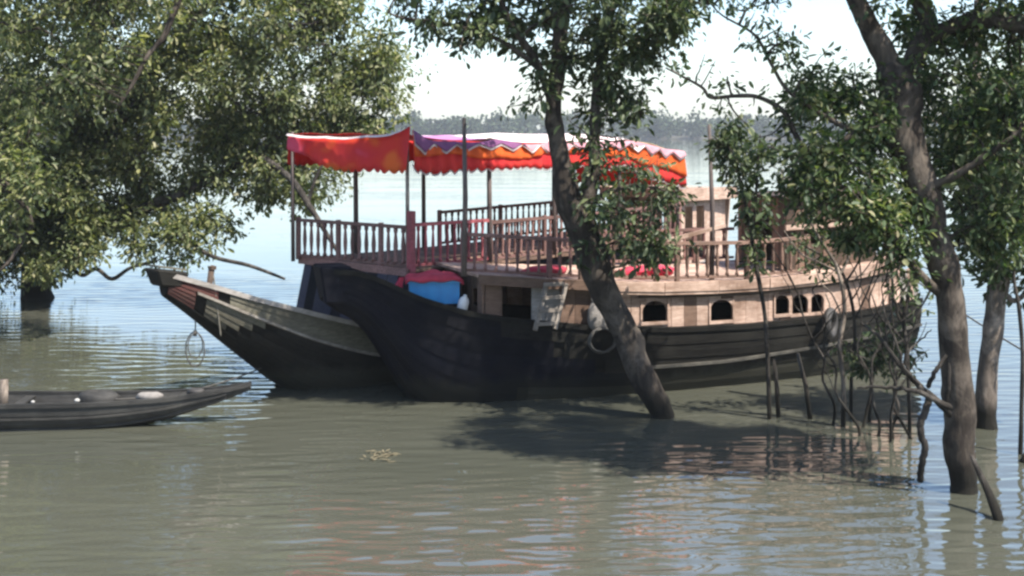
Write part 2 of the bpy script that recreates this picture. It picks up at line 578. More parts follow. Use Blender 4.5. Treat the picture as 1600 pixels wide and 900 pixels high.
# ------------------------------------------------------------------ boats
class Hull:
    def __init__(s, L, su, ss, ku, ks, bu, bs, full=.55):
        s.L, s.sheer, s.keel, s.beam, s.full = L, interp(su, ss), interp(ku, ks), interp(bu, bs), full
    def pt(s, u, q, side, off=0.0, dz=0.0):
        b, z0, z1 = s.beam(u), s.keel(u), s.sheer(u)
        y = b * (1 - (1 - q) ** 2) ** s.full + off
        z = z0 + (z1 - z0) * q ** 1.25 + dz
        return (u, side * y, z)
    def q_at(s, u, z):
        z0, z1 = s.keel(u), s.sheer(u)
        return max(0.0, min(1.0, (z - z0) / (z1 - z0))) ** (1 / 1.25)

def build_hull(root, H, n_str, mat_of, rub_q, sub=64, rub_mat='trim', rub_from=.02, rub='trim'):
    us = [H.L * (i / sub) ** 1.15 for i in range(sub + 1)]
    g = G()
    rows = []
    for u in us:
        rows.append([H.pt(u, q, -1, -.02) for q in (1, .8, .6, .4, .2, 0)] + [H.pt(u, q, 1, -.02) for q in (.2, .4, .6, .8, 1)])
    g.grid(rows)
    for u, rev in ((us[0], False), (us[-1], True)):          # closed blunt ends
        ring = rows[0] if not rev else rows[-1]
        g.add(ring, [tuple(range(len(ring)))])
    hull = g.build('hull', M['tar'], root, smooth=True)
    for side in (-1, 1):
        for j in range(n_str):
            q0, q1 = j / n_str, (j + 1) / n_str + .004
            for (a, b, mk) in mat_of(j, side):
                seg = [u for u in us if a <= u / H.L <= b]
                rows = []
                for u in seg:
                    lo, hi = H.pt(u, q0, side, .022), H.pt(u, q1, side, .004)
                    lo_in = H.pt(u, q0, side, -.01)
                    mid = H.pt(u, (q0 + q1) / 2, side, .016)
                    hi_in = H.pt(u, q1, side, -.015)
                    rows.append([lo_in, lo, mid, hi, hi_in])
                G().grid(rows).build('strake', M[mk], hull)
        # gunwale and rub rail
        seg = us
        gw = G()
        rows = []
        for u in seg:
            x, y, z = H.pt(u, 1, side)
            yi, yo = y - side * .07, y + side * .045
            rows.append([(x, yi, z - .03), (x, yi, z + .035), (x, yo, z + .035), (x, yo, z - .045), (x, yi, z - .03)])
        gw.grid(rows).build('gunwale', M[rub_mat if rub_mat != 'trim' else 'grey'], root)
        rows = []
        for u in seg:
            if u / H.L < rub_from:
                continue
            q = rub_q(u)
            x, y, z = H.pt(u, q, side, .01)
            yo = y + side * .05
            rows.append([(x, y, z - .028), (x, yo, z - .022), (x, yo, z + .022), (x, y, z + .028)])
        G().grid(rows).build('rub_rail', M[rub], root)
    return hull

def deck_planks(parent, H, u0, u1, w, dz, mat, name='deck_plank', inset=.06):
    u = u0
    while u < u1 - .03:
        e = min(u + w, u1) - .012
        za, zb = H.sheer(u) + dz, H.sheer(e) + dz
        ba, bb = H.beam(u) - inset, H.beam(e) - inset
        j = random.uniform(-.006, .006)
        G().hexa([(u, -ba, za - .03 + j), (e, -bb, zb - .03 + j), (e, bb, zb - .03 + j), (u, ba, za - .03 + j),
                  (u, -ba, za + j), (e, -bb, zb + j), (e, bb, zb + j), (u, ba, za + j)]).build(name, M[mat], parent)
        u += w

BAL = G().lathe([(.0, 0), (.030, 0), (.030, .10), (.018, .14), (.028, .35), (.032, .5), (.026, .68), (.018, .84), (.030, .90), (.030, 1.0), (0, 1.0)], 7)
BAL_ME = {k: BAL.mesh('baluster', M[k], True) for k in ('rail', 'rail_bright', 'brown', 'railbrown')}
def railing(root, pts, hgt, spacing, mat='rail', post_every=9, newel=True, top_w=.085, slim=1.0):
    """railing along local points (x, y, z of the deck): rails, posts and single balusters"""
    r = empty('railing', (0, 0, 0), 0, root)
    P = [Vector(p) for p in pts]
    for a, b in zip(P[:-1], P[1:]):
        d = b - a
        up = Vector((0, 0, hgt))
        G().bar(a + up, b + up, top_w, .055).build('top_rail', M[mat], r)
        G().bar(a + Vector((0, 0, .06)), b + Vector((0, 0, .06)), .05, .045).build('bottom_rail', M[mat], r)
        n = max(1, round(d.length / spacing))
        for k in range(n + 1):
            p = a + d * (k / n)
            if k % post_every == 0:
                if newel:
                    G().box(-.038, .038, -.038, .038, -.02, hgt + .05).build('post', M[mat], r, bevel=.008).location = p
            elif k < n:
                inst('baluster', BAL_ME[mat], p + Vector((0, 0, .06)), r, random.uniform(0, 1), (slim * random.uniform(.9, 1.12), slim * random.uniform(.9, 1.1), hgt - .08))
    return r

def wall_boards(parent, ua, ub, half, zb, zt, side, w, mats, openings=(), thick=.03):
    """upright boards along a curved cabin side; openings are (u0, u1, z0, z1) and cut the boards"""
    u = ua
    k = 0
    while u < ub - .02:
        e = min(u + w, ub)
        cuts = [u, e]
        for o in openings:
            for x in o[:2]:
                if u + .01 < x < e - .01:
                    cuts.append(x)
        cuts.sort()
        mk = mats[k % len(mats)] if not callable(mats) else mats((u + e) / 2)
        for a, b in zip(cuts[:-1], cuts[1:]):
            mid = (a + b) / 2
            op = [o for o in openings if o[0] < mid < o[1]]
            spans = [(lambda x: zb(x), lambda x: zt(x))]
            if op:
                o = op[0]
                spans = [(lambda x: zb(x), lambda x, o=o: o[2]), (lambda x, o=o: o[3], lambda x: zt(x))]
            j = random.uniform(-.007, .007)
            for lo, hi in spans:
                if hi(mid) - lo(mid) < .03:
                    continue
                a2, b2 = a + .004, b - .004
                ya, yb = side * (half(a2) + j), side * (half(b2) + j)
                t = side * thick
                G().hexa([(a2, ya - t, lo(a2)), (b2, yb - t, lo(b2)), (b2, yb, lo(b2)), (a2, ya, lo(a2)),
                          (a2, ya - t, hi(a2)), (b2, yb - t, hi(b2)), (b2, yb, hi(b2)), (a2, ya, hi(a2))]).build('wall_board', M[mk], parent)
        u = e
        k += 1

def end_boards(parent, u, y0, y1, zb, zt, w, mats, openings=(), face=-1, slope=0.0):
    y = y0
    k = 0
    while y < y1 - .02:
        e = min(y + w, y1)
        op = [o for o in openings if o[0] < (y + e) / 2 < o[1]]
        spans = [(zb, zt)] if not op else [(zb, op[0][2]), (op[0][3], zt)]
        j = random.uniform(-.006, .006)
        for lo, hi in spans:
            if hi - lo < .03:
                continue
            xl, xh = u + j + slope * (lo - zb), u + j + slope * (hi - zb)
            G().hexa([(xl, y + .004, lo), (xl + .03, y + .004, lo), (xl + .03, e - .004, lo), (xl, e - .004, lo),
                      (xh, y + .004, hi), (xh + .03, y + .004, hi), (xh + .03, e - .004, hi), (xh, e - .004, hi)]).build('wall_board', M[mats[k % len(mats)]], parent)
        y = e
        k += 1

def roof_planks(parent, u0, u1, half, z, w, mat, t=.045):
    u = u0
    while u < u1 - .03:
        e = min(u + w, u1) - .01
        j = random.uniform(-.004, .004)
        G().hexa([(u, -half(u), z(u) - t + j), (e, -half(e), z(e) - t + j), (e, half(e), z(e) - t + j), (u, half(u), z(u) - t + j),
                  (u, -half(u), z(u) + j), (e, -half(e), z(e) + j), (e, half(e), z(e) + j), (u, half(u), z(u) + j)]).build('roof_plank', M[mat], parent)
        u += w

def solve_u(org, ang, px, v):
    """distance along the boat at which its side (v metres towards the viewer) shows at photo column px"""
    ca, sa = math.cos(ang), math.sin(ang)
    t = (px - 800) / FPX
    return (t * (org[1] - ca * v) - org[0] - sa * v) / (ca - t * sa)
def z_at(org, ang, u, v, py):
    Y = org[1] + math.sin(ang) * u - math.cos(ang) * v
    return CAM_H - (py - HOR) * Y / FPX

def stem_head(root, u0, u1, w, z0, z1, tilt, mat):
    """blunt block that finishes the bow"""
    c = (u0 + u1) / 2
    def T(x, y, z):
        return (x, y, z - tilt * (x - c))
    g = G().hexa([T(u0 + .10, -w * .75, z0), T(u1, -w, z0), T(u1, w, z0), T(u0 + .10, w * .75, z0),
                  T(u0, -w * .9, z1), T(u1, -w * 1.1, z1), T(u1, w * 1.1, z1), T(u0, w * .9, z1)])
    return g.build('stem_head', M[mat], root, bevel=.03)

# ---- boat with the red canopy (behind)
A_ORG, A_ANG = (-5.40, 19.85), R(45)
HA = Hull(14.0,
          [0, .6, 1.36, 2.35, 3.36, 4.5, 6, 9, 12, 14], [2.08, 1.88, 1.60, 1.28, .98, .92, .90, .95, 1.3, 1.75],
          [0, .4, 1.1, 2.2, 2.8, 3.6, 10.5, 12, 13, 14], [1.72, 1.42, .86, 0, -.28, -.5, -.5, -.1, .5, 1.1],
          [0, .6, 1.36, 2.35, 3.36, 5, 8, 11, 13, 14], [.15, .30, .58, .90, 1.16, 1.3, 1.34, 1.25, .9, .55])
boatA = empty('wooden_boat', (A_ORG[0], A_ORG[1], 0), A_ANG)
tag(boatA, 'wooden river boat under the red scalloped canopy, its raised bow pointing furthest left', 'boat')
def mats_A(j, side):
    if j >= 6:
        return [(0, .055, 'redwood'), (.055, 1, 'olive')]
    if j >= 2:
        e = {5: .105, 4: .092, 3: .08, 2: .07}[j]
        return [(0, .035, 'redwood'), (.035, e, 'olive'), (e, 1, 'tar')]  # olive near the bow, black aft of an edge stepped by strake
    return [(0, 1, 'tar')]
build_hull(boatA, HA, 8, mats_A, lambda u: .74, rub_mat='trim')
stem_head(boatA, -.24, .30, .22, 1.88, 2.14, .16, 'tar')
G().hexa([(-.2, -.19, 2.205), (.28, -.22, 2.12), (.28, .22, 2.12), (-.2, .19, 2.205), (-.2, -.19, 2.23), (.28, -.22, 2.145), (.28, .22, 2.145), (-.2, .19, 2.23)]).build('stem_cap', M['olive'], boatA)
deck_planks(boatA, HA, .34, 3.9, .17, -.02, 'grey')
deck_planks(boatA, HA, 13.0, 13.95, .17, -.02, 'grey')
G().tube([(.62, -.22, 1.5), (.70, -.24, 2.12)], [.045, .05], 8).build('mooring_bitt', M['darkbrown'], boatA, smooth=True)
G().lathe([(0, 0), (.065, .01), (.065, .06), (0, .08)], 8, (.71, -.245, 2.10)).build('bitt_cap', M['darkbrown'], boatA)

AZ = interp([3.4, 6, 9, 11.6], [1.97, 1.96, 1.99, 2.08])          # roof deck height
AH = 1.45
ah_wall = lambda u: 1.32 if u < 9 else 1.32 - .08 * (u - 9)
dhA = empty('deckhouse', (0, 0, 0), 0, boatA)
end_boards(dhA, 3.42, -1.30, 1.36, .98, 1.93, .27, ['navy', 'navy', 'tar_dark'], openings=[(-.52, -.22, 1.1, 1.75)], slope=.24)
for sd in (-1, 1):
    wall_boards(dhA, 3.70, 11.4, ah_wall, lambda u: HA.sheer(u) - .02, lambda u: AZ(u) - .06, sd, .3, ['navy', 'darkbrown', 'navy'],
                openings=[(5.0, 5.45, 1.3, 1.7), (6.6, 7.05, 1.3, 1.7), (8.2, 8.65, 1.3, 1.7)])
roof_planks(dhA, 3.72, 11.5, lambda u: AH + .04, AZ, .24, 'brown')
G().bar((3.66, -AH - .05, AZ(3.7) - .04), (3.62, AH + .05, AZ(3.7) - .04), .05, .13).build('eave_board', M['rail'], dhA)
railing(boatA, [(3.55, AH - .02, AZ(3.7)), (3.80, -AH + .02, AZ(3.8))], .70, .185, 'rail', 6, slim=1.25)
railing(boatA, [(3.80, -AH + .02, AZ(3.8) + .002), (5.63, -AH + .02, AZ(5.6))], .74, .165, 'rail_bright', 12)
railing(boatA, [(5.66, -AH + .02, AZ(5.6)), (8.3, -AH + .02, AZ(8.3)), (11.3, -AH + .02, AZ(11.3))], .70, .155, 'rail', 9)
railing(boatA, [(7.0, AH - .02, AZ(7.0)), (11.3, AH - .02, AZ(11.3))], .68, .17, 'rail', 10)
G().box(3.73, 3.85, -AH - .06, -AH + .06, AZ(3.8) - .1, AZ(3.8) + .98).build('newel_post', M['rail_bright'], boatA, bevel=.012)

# canopy posts
ctop = interp([3.4, 5, 7, 9, 10.2, 11.2], [4.24, 4.17, 4.14, 4.14, 4.08, 3.86])
def post(u, y, top, r=.032, mat='post'):
    b = AZ(u)
    j = random.uniform(-.03, .03)
    G().tube([(u, y, b - .05), (u + j * .4, y, b + (top - b) * .5), (u + j, y, top)], [r, r * .95, r * .85], 7).build('canopy_post', M[mat], boatA, smooth=True)
post(3.80, -AH + .1, 4.38, .036, 'trim')
for u in (5.63, 7.3, 9.2, 11.05):
    post(u, -AH, ctop(u) + .02, .045)
for u, r in ((3.45, .038), (4.9, .05), (6.6, .045), (8.4, .04), (11.05, .04)):
    post(u, AH, ctop(u) + .04, r)

can = empty('canopy', (0, 0, 0), 0, boatA)
CF, CN, CE, CX = Vector((3.42, AH + .06, 0)), Vector((3.74, -AH - .06, 0)), Vector((11.15, -AH - .06, 0)), Vector((11.15, AH + .06, 0))
# top cloth
rows = []
nu, nv = 48, 20
for i in range(nu + 1):
    s = i / nu
    row = []
    for j in range(nv + 1):
        t = j / nv
        a = CN.lerp(CE, s)
        c = CF.lerp(CX, s)
        p = a.lerp(c, t)
        bay = abs(math.sin(s * math.pi * 4))
        z = ctop(p.x) + (.01 + .09 * min(1, max(0, s - .12) / .3)) * math.sin(math.pi * t) - .07 * bay * (.4 + abs(t - .5)) + .012 * math.sin(17 * t + 9 * s) - (0 if .03 < s else (1 - t) * 0)
        if s > .86:
            z -= (s - .86) * 1.4 * (.4 + .6 * math.sin(math.pi * t))
        row.append((p.x, p.y, z))
    rows.append(row)
G().grid(rows).build('top_cloth', M['canopy_top'], can, smooth=True, solid=.006)

def valance(name, a, b, out, mat, top, bot, n=160, hem=None, fold=.02, ff=23.0, smooth=True):
    """hanging cloth strip from a to b, pushed outwards, with folds and a cut hem"""
    d = (b - a)
    nrm = Vector((d.y, -d.x, 0)).normalized()
    if nrm.dot(out) < 0:
        nrm = -nrm
    rows = []
    L = d.length
    for i in range(n + 1):
        s = i / n
        p = a + d * s
        zt, zb = top(s), bot(s) + (hem(s * L) if hem else 0)
        row = []
        for k in range(6):
            t = k / 5
            o = (.02 + t * .05) + fold * (0.3 + t) * (math.sin(s * L * ff + 1.4 * math.sin(s * L * 2.7)) + .6 * math.sin(s * L * ff * .43 + 1.3 + t * 2)) * (.6 + .7 * math.sin(s * L * 1.3 + .4) ** 2)
            q = p + nrm * (o + out.length)
            row.append((q.x, q.y, zt + (zb - zt) * t))
        rows.append(row)
    return G().grid(rows).build(name, M[mat], can, smooth=smooth, solid=.004)
def scallop(w, dpt):
    return lambda x: -dpt * (.8 + .3 * math.sin(x * 1.7)) * abs(math.sin(math.pi * (x + .05 * math.sin(x * 2.3) + .03 * math.sin(x * 5.1)) / w))
def zigzag(w, dpt):
    return lambda x: -dpt * (.85 + .25 * math.sin(x * 2.1 + 1)) * (1 - abs((((x + .06 * math.sin(x * 1.9)) / w) % 1) * 2 - 1))
side_out = Vector((0, -1, 0))
Ls = (CE - CN).length
tp = lambda s: ctop(CN.x + s * (CE.x - CN.x)) - .02 - .07 * abs(math.sin(s * math.pi * 4)) - .015 * math.sin(s * 37) + max(0, .10 - s * 2.2)
lowred = lambda s: 3.68 - .02 * math.sin(s * 31) - .04 * abs(math.sin(s * math.pi * 4)) - (max(0, s - .72) * 1.9)
valance('red_valance', CN, CE, side_out * .012, 'red_cloth', tp, lowred, 260, scallop(.21, .075))
valance('hem_trim', CN, CE, side_out * .004, 'white_cloth', lambda s: lowred(s) + .05, lambda s: lowred(s) - .035, 260, scallop(.21, .075))
valance('orange_valance', CN, CE, side_out * .022, 'orange_cloth', tp, lambda s: 3.84 + .05 * math.sin(s * 14 + .5) - .02 * math.sin(s * 40) - max(0, s - .72) * 1.9, 200)
CM = CN.lerp(CE, .36)
tpa = lambda s: tp(s * .36)
tpb = lambda s: tp(.36 + s * .64)
ub = lambda s: 4.06 - .05 * s - max(0, s - .8) * 1.2
valance('zigzag_trim', CN, CE, side_out * .030, 'white_cloth', lambda s: tp(s) - .01, lambda s: ub(s) - .012, 260, zigzag(.50, .15), .012, 9)
valance('purple_valance', CN, CM, side_out * .038, 'purple_cloth', lambda s: tpa(s) + .005, lambda s: ub(s * .36) + .03, 120, zigzag(.50, .15), .012, 9)
valance('pink_valance', CM, CE, side_out * .038, 'pale_pink_cloth', lambda s: tpb(s) + .005, lambda s: ub(.36 + s * .64) + .022, 160, lambda x: zigzag(.50, .15)(x + .36 * Ls), .012, 9)
front_out = (CN - CF).cross(Vector((0, 0, 1))).normalized()
if front_out.x > 0:
    front_out = -front_out
ft = lambda s: 4.23 + .05 * s - .07 * math.sin(math.pi * s) - .02 * abs(math.sin(s * math.pi * 3)) + .09 * max(0, (s - .8) / .2) ** 2
fb = lambda s: 3.98 - .34 * min(1, s / .45) ** .8 + .01 * math.sin(s * 20)
valance('front_valance', CF, CN, front_out * .01, 'front_cloth', ft, fb, 120, lambda x: -.065 * abs(math.sin(math.pi * x / .2)) if x > .9 else 0, .03, 8)
valance('white_edge_cord', CF, CN, front_out * .034, 'white_cloth', lambda s: ft(s) + .015, lambda s: ft(s) - .02, 60, None, .01)
far_out = Vector((0, 1, 0))
valance('red_valance', CF, CX, far_out * .01, 'red_cloth', lambda s: ctop(CF.x + s * 7.7) - .02, lambda s: 3.70, 200, scallop(.17, .05))
valance('red_valance', CE, CX, Vector((1, 0, 0)) * .012, 'red_cloth', lambda s: 3.80, lambda s: 3.15, 80, scallop(.17, .05), .03, 12)
valance('orange_valance', CE, CX, Vector((1, 0, 0)) * .03, 'orange_cloth', lambda s: 3.82, lambda s: 3.45 + .05 * math.sin(s * 9), 60, None, .03, 12)

# raised steering cabin on the stern of that boat
wh = empty('steering_cabin', (0, 0, 0), 0, boatA)
wz0, wz1 = 1.2, 3.02
wall_boards(wh, 11.75, 13.5, lambda u: 1.0 - .1 * max(0, u - 12.6), lambda u: wz0, lambda u: wz1 - .10, -1, .3, ['pale'],
            openings=[(11.90, 12.18, 1.5, 2.66), (12.32, 12.60, 1.5, 2.66)])
wall_boards(wh, 11.75, 13.5, lambda u: 1.0 - .1 * max(0, u - 12.6), lambda u: wz0, lambda u: wz1 - .10, 1, .3, ['pale', 'brown'])
end_boards(wh, 11.72, -.97, .97, wz0, wz1 - .10, .22, ['brown', 'pale', 'darkbrown'], openings=[(-.66, -.1, 1.5, 2.7)])
end_boards(wh, 13.5, -.90, .93, wz0, wz1 - .10, .24, ['pale'], slope=.12)
roof_planks(wh, 11.6, 13.6, lambda u: 1.12, lambda u: wz1 + .03 * math.sin((u - 11.6) * 1.57), .25, 'pale')
G().bar((11.58, -1.14, wz1 - .10), (13.62, -1.14, wz1 - .10), .03, .26).build('fascia_board', M['pale'], wh)
G().bar((11.58, 1.14, wz1 - .08), (13.62, 1.14, wz1 - .10), .03, .26).build('fascia_board', M['pale'], wh)
G().bar((11.57, -1.12, wz1 - .08), (11.57, 1.12, wz1 - .08), .03, .20).build('fascia_board', M['pale'], wh)

# ---- boat in front
B_ORG, B_ANG = (-3.0, 20.1), R(22)
HB = Hull(11.2,
          [0, .5, .8, 1.0, 1.45, 2.2, 2.8, 4, 5.5, 7, 8.5, 9.8, 11.2], [2.12, 2.08, 1.98, 1.88, 1.66, 1.42, 1.32, 1.17, 1.06, 1.03, 1.04, 1.08, 1.16],
          [0, .22, .53, .76, 1.05, 1.24, 1.4, 1.8, 2.5, 8.5, 9.6, 10.4, 11.2], [1.64, 1.46, 1.30, 1.04, .58, .22, 0, -.32, -.55, -.5, -.38, -.15, .12],
          [0, .5, 1, 1.8, 2.5, 4, 5.5, 7, 8.5, 9.8, 11.2], [.18, .38, .58, .88, 1.07, 1.33, 1.42, 1.38, 1.22, .97, .58])
boatB = empty('wooden_boat', (B_ORG[0], B_ORG[1], 0), B_ANG)
tag(boatB, 'black-hulled wooden boat in front with pale plank cabin, arched windows and roof railing', 'boat')
build_hull(boatB, HB, 8, lambda j, s: [(0, .24 + .035 * ((j * 5) % 7), 'tar_dark'), (.24 + .035 * ((j * 5) % 7), 1, 'tar')], lambda u: HB.q_at(u, .46 + .05 * max(0, u - 6.5) + .16 * max(0, 3 - u)), rub_mat='tar', rub_from=.42, rub='dulltrim')  # blue-black bow paint also carries tree shade; aft tar browned as if sunlit
stem_head(boatB, -.08, .42, .29, 1.60, 2.19, .02, 'tar_dark')
deck_planks(boatB, HB, .48, 2.32, .17, -.03, 'darkbrown')
deck_planks(boatB, HB, 10.35, 11.15, .17, -.03, 'grey')
BZ = interp([2.2, 3.5, 5, 7, 9, 10.6], [2.06, 1.95, 1.85, 1.80, 1.86, 1.98])
bh_wall = lambda u: HB.beam(u) - .11
bh_roof = lambda u: HB.beam(u) + .0
dhB = empty('deckhouse', (0, 0, 0), 0, boatB)
def bo(px0, px1, y0, y1):
    a, b = solve_u(B_ORG, B_ANG, px0, 1.2), solve_u(B_ORG, B_ANG, px1, 1.2)
    m = (a + b) / 2
    return (a, b, z_at(B_ORG, B_ANG, m, bh_wall(m), y1), z_at(B_ORG, B_ANG, m, bh_wall(m), y0))
win = [bo(999, 1037, 470, 503), bo(1105, 1140, 468, 501), bo(1210, 1233, 461, 491), bo(1238, 1265, 460, 490), bo(1270, 1292, 459, 488)]
door = bo(793, 836, 440, 500)
def side_mat(u):
    if u < 3.0: return 'brown'
    if u < 3.6: return 'grey'
    if u < 4.6: return 'brown'
    return 'pale' if random.random() < .8 else 'brown'
wall_boards(dhB, 2.4, 10.35, bh_wall, lambda u: HB.sheer(u) + .03, lambda u: BZ(u) - .05, -1, .24, side_mat, openings=win + [door])
wall_boards(dhB, 2.4, 10.35, bh_wall, lambda u: HB.sheer(u) + .03, lambda u: BZ(u) - .05, 1, .3, ['pale', 'brown'])
end_boards(dhB, 2.36, -.93, .93, 1.36, 2.0, .23, ['brown', 'darkbrown'], openings=[(-.72, -.5, 1.5, 1.78)])
end_boards(dhB, 10.35, -.74, .74, 1.1, 1.92, .23, ['pale'])
roof_planks(dhB, 2.24, 10.5, bh_roof, BZ, .22, 'pale')
# window surrounds with clipped (arched) heads
for w in win:
    fr = empty('window', (0, 0, 0), 0, boatB)
    u0, u1, z0, z1 = w
    y = lambda u: -(bh_wall(u) + .012)
    def fbar(a, za, b, zb, w_=.035):
        G().bar((a, y(a), za), (b, y(b), zb), .03, w_, up=(0, 1, 0) if abs(a - b) < .02 else (0, 0, 1)).build('frame', M['pale'], fr)
    fbar(u0 - .015, z0 - .02, u0 - .015, z1 + .02)
    fbar(u1 + .015, z0 - .02, u1 + .015, z1 + .02)
    fbar(u0 - .03, z0 - .02, u1 + .03, z0 - .02, .05)
    um, hw = (u0 + u1) / 2, (u1 - u0) / 2
    yy = -(bh_wall(um) + .016)
    rise = min(.16, hw * .95)
    for sg in (-1, 1):
        arc = [(um + sg * hw * math.sin(t), z1 - rise + rise * math.cos(t)) for t in [math.pi / 2 * k / 6 for k in range(7)]]
        ring = [(um + sg * (hw + .004), z1 + .012)] + [(um, z1 + .012)] + arc
        n_ = len(ring)
        G().add([(a, yy, z) for a, z in ring] + [(a, yy + .04, z) for a, z in ring],
                [tuple(range(n_)), tuple(range(2 * n_ - 1, n_ - 1, -1))] + [(k, (k + 1) % n_, n_ + (k + 1) % n_, n_ + k) for k in range(n_)]).build('arch_bracket', M['pale'], fr)
# fascia boards along the roof edge, battens below
nf = 8
for k in range(nf):
    a, b_ = 2.26 + k * 8.2 / nf, 2.26 + (k + 1) * 8.2 / nf - .012
    mk = 'brown' if b_ < 4.7 else 'pale'
    for (zt_, zb_, o) in ((-.005, -.16, .03), (-.165, -.21, .015)):
        j = random.uniform(-.006, .01)
        ya, yb = -(bh_roof(a) + o + j), -(bh_roof(b_) + o + j)
        if zb_ < -.2 and b_ < 5.0:
            continue
        G().hexa([(a, ya, BZ(a) + zb_), (b_, yb, BZ(b_) + zb_), (b_, yb + .03, BZ(b_) + zb_), (a, ya + .03, BZ(a) + zb_),
                  (a, ya, BZ(a) + zt_), (b_, yb, BZ(b_) + zt_), (b_, yb + .03, BZ(b_) + zt_), (a, ya + .03, BZ(a) + zt_)]).build('fascia_board', M[mk], dhB)
rows = []
for k in range(40):
    u = 4.9 + k * (10.3 - 4.9) / 39
    y0 = -(bh_wall(u) + .0)
    z = BZ(u) - .235
    rows.append([(u, y0, z - .03), (u, y0 - .06, z - .03), (u, y0 - .06, z + .02), (u, y0, z + .02)])
G().grid(rows).build('batten', M['darkbrown'], dhB)

rp = [solve_u(B_ORG, B_ANG, p, 1.2) for p in (735, 905, 1050, 1160, 1262)]
railing(boatB, [(u, -bh_roof(u) + .05, BZ(u)) for u in rp[:2]], .62, .17, 'rail', 8)
railing(boatB, [(u, -bh_roof(u) + .05, BZ(u)) for u in rp[1:]], .62, .19, 'railbrown', 7)
railing(boatB, [(u, bh_roof(u) - .05, BZ(u)) for u in (rp[2], rp[4])], .60, .2, 'rail', 9)
G().bar((solve_u(B_ORG, B_ANG, 1035, 1.2), -1.34, 2.50), (solve_u(B_ORG, B_ANG, 1128, 1.2), -1.30, 2.72), .05, .06).build('brace', M['pale'], boatB)

# stern cabin of the front boat with a picket rail on its roof
sc = empty('stern_cabin', (0, 0, 0), 0, boatB)
sz = 3.16
sh = lambda u: .78 - .05 * (u - 8.1)
wall_boards(sc, 8.1, 10.1, sh, lambda u: BZ(u) + .01, lambda u: sz - .05, -1, .2, ['darkbrown', 'brown', 'darkbrown'], openings=[(8.5, 8.9, 2.3, 2.75)])
wall_boards(sc, 8.1, 10.1, sh, lambda u: BZ(u) + .01, lambda u: sz - .05, 1, .26, ['darkbrown', 'brown'])
end_boards(sc, 8.08, -.76, .76, 1.88, sz - .05, .2, ['darkbrown', 'brown'], openings=[(-.3, .3, 1.9, 2.8)])
end_boards(sc, 10.1, -.64, .64, 1.95, sz - .05, .2, ['brown', 'pale'])
roof_planks(sc, 7.95, 10.25, lambda u: sh(u) + .12, lambda u: sz, .24, 'darkbrown')
G().bar((8.05, -.84, 2.60), (9.9, -.76, 2.66), .03, .09).build('eave_board', M['pale'], sc)
pk = empty('picket_rail', (0, 0, 0), 0, boatB)
PK_ME = G().hexa([(-.03, -.012, 0), (.03, -.012, 0), (.03, .012, 0), (-.03, .012, 0), (-.025, -.012, .44), (.025, -.012, .44), (.025, .012, .44), (-.025, .012, .44)]).mesh('picket', M['grey'])
for k in range(10):
    inst('picket', PK_ME, (8.0 + k * .13, -.80, sz), pk, 0, (1, 1, random.uniform(.9, 1.1)))
G().bar((7.9, -.825, sz + .30), (9.3, -.825, sz + .30), .03, .05).build('picket_bar', M['grey'], pk)
G().bar((7.9, -.825, sz + .08), (9.3, -.825, sz + .08), .03, .05).build('picket_bar', M['grey'], pk)
# rudder post and stern bulwark
G().bar((10.75, -.1, .2), (11.0, -.1, 2.9), .26, .30, up=(1, 0, 0)).build('rudder_post', M['darkbrown'], boatB, bevel=.02)
wall_boards(boatB, 10.4, 11.15, lambda u: HB.beam(u) - .03, lambda u: HB.sheer(u) + .04, lambda u: HB.sheer(u) + .62, -1, .2, ['pale', 'grey'])
wall_boards(boatB, 10.4, 11.15, lambda u: HB.beam(u) - .03, lambda u: HB.sheer(u) + .04, lambda u: HB.sheer(u) + .62, 1, .2, ['pale'])

# ---- loose things on and around the front boat
def Bw(u, y, z):
    ca, sa = math.cos(B_ANG), math.sin(B_ANG)
    return Vector((B_ORG[0] + ca * u - sa * y, B_ORG[1] + sa * u + ca * y, z))
def Aw(u, y, z):
    ca, sa = math.cos(A_ANG), math.sin(A_ANG)
    return Vector((A_ORG[0] + ca * u - sa * y, A_ORG[1] + sa * u + ca * y, z))
def wpole(name, pts, rads, mat, label, cat, seg=8, group=None):
    base = Vector(pts[0])
    o = G().tube([Vector(p) - base for p in pts], rads, seg).build(name, M[mat], smooth=True)
    o.location = base
    return tag(o, label, cat, group)
u = solve_u(B_ORG, B_ANG, 725, 1.0)
b0 = Bw(u, -1.0, BZ(2.5)); t0 = W(725, 184, b0.y)
wpole('bamboo_pole', [b0, b0.lerp(t0, .5) + Vector((.02, 0, 0)), t0], [.042, .04, .03], 'post', 'tall dark pole standing at the front cabin corner and poking above the red canopy', 'pole')
u = solve_u(B_ORG, B_ANG, 1112, 1.3)
b0 = Bw(u, -1.30, BZ(u)); t0 = W(1108, 194, b0.y)
wpole('bamboo_pole', [b0, b0.lerp(t0, .45) + Vector((.03, 0, 0)), t0], [.045, .04, .026], 'post', 'tall thin pole above the roof railing beside the leafy sapling', 'pole')

# ladder
la = empty('ladder', Bw(solve_u(B_ORG, B_ANG, 838, 1.25), -1.42, 1.22), B_ANG)
tag(la, 'short wooden ladder leaning on the cabin side by the dark doorway', 'ladder')
for x in (0, .34):
    G().bar((x - .12, -.06, -.02), (x + .14, .10, .66), .06, .05, up=(0, 1, 0)).build('side_rail', M['ladder'], la)
for k in range(4):
    t = .08 + k * .22
    G().bar((-.12 + t * .27, -.06 + .16 * t - .01, t * .9), (.22 + t * .27, -.06 + .16 * t - .01, t * .9), .05, .055).build('rung', M['ladder'], la)

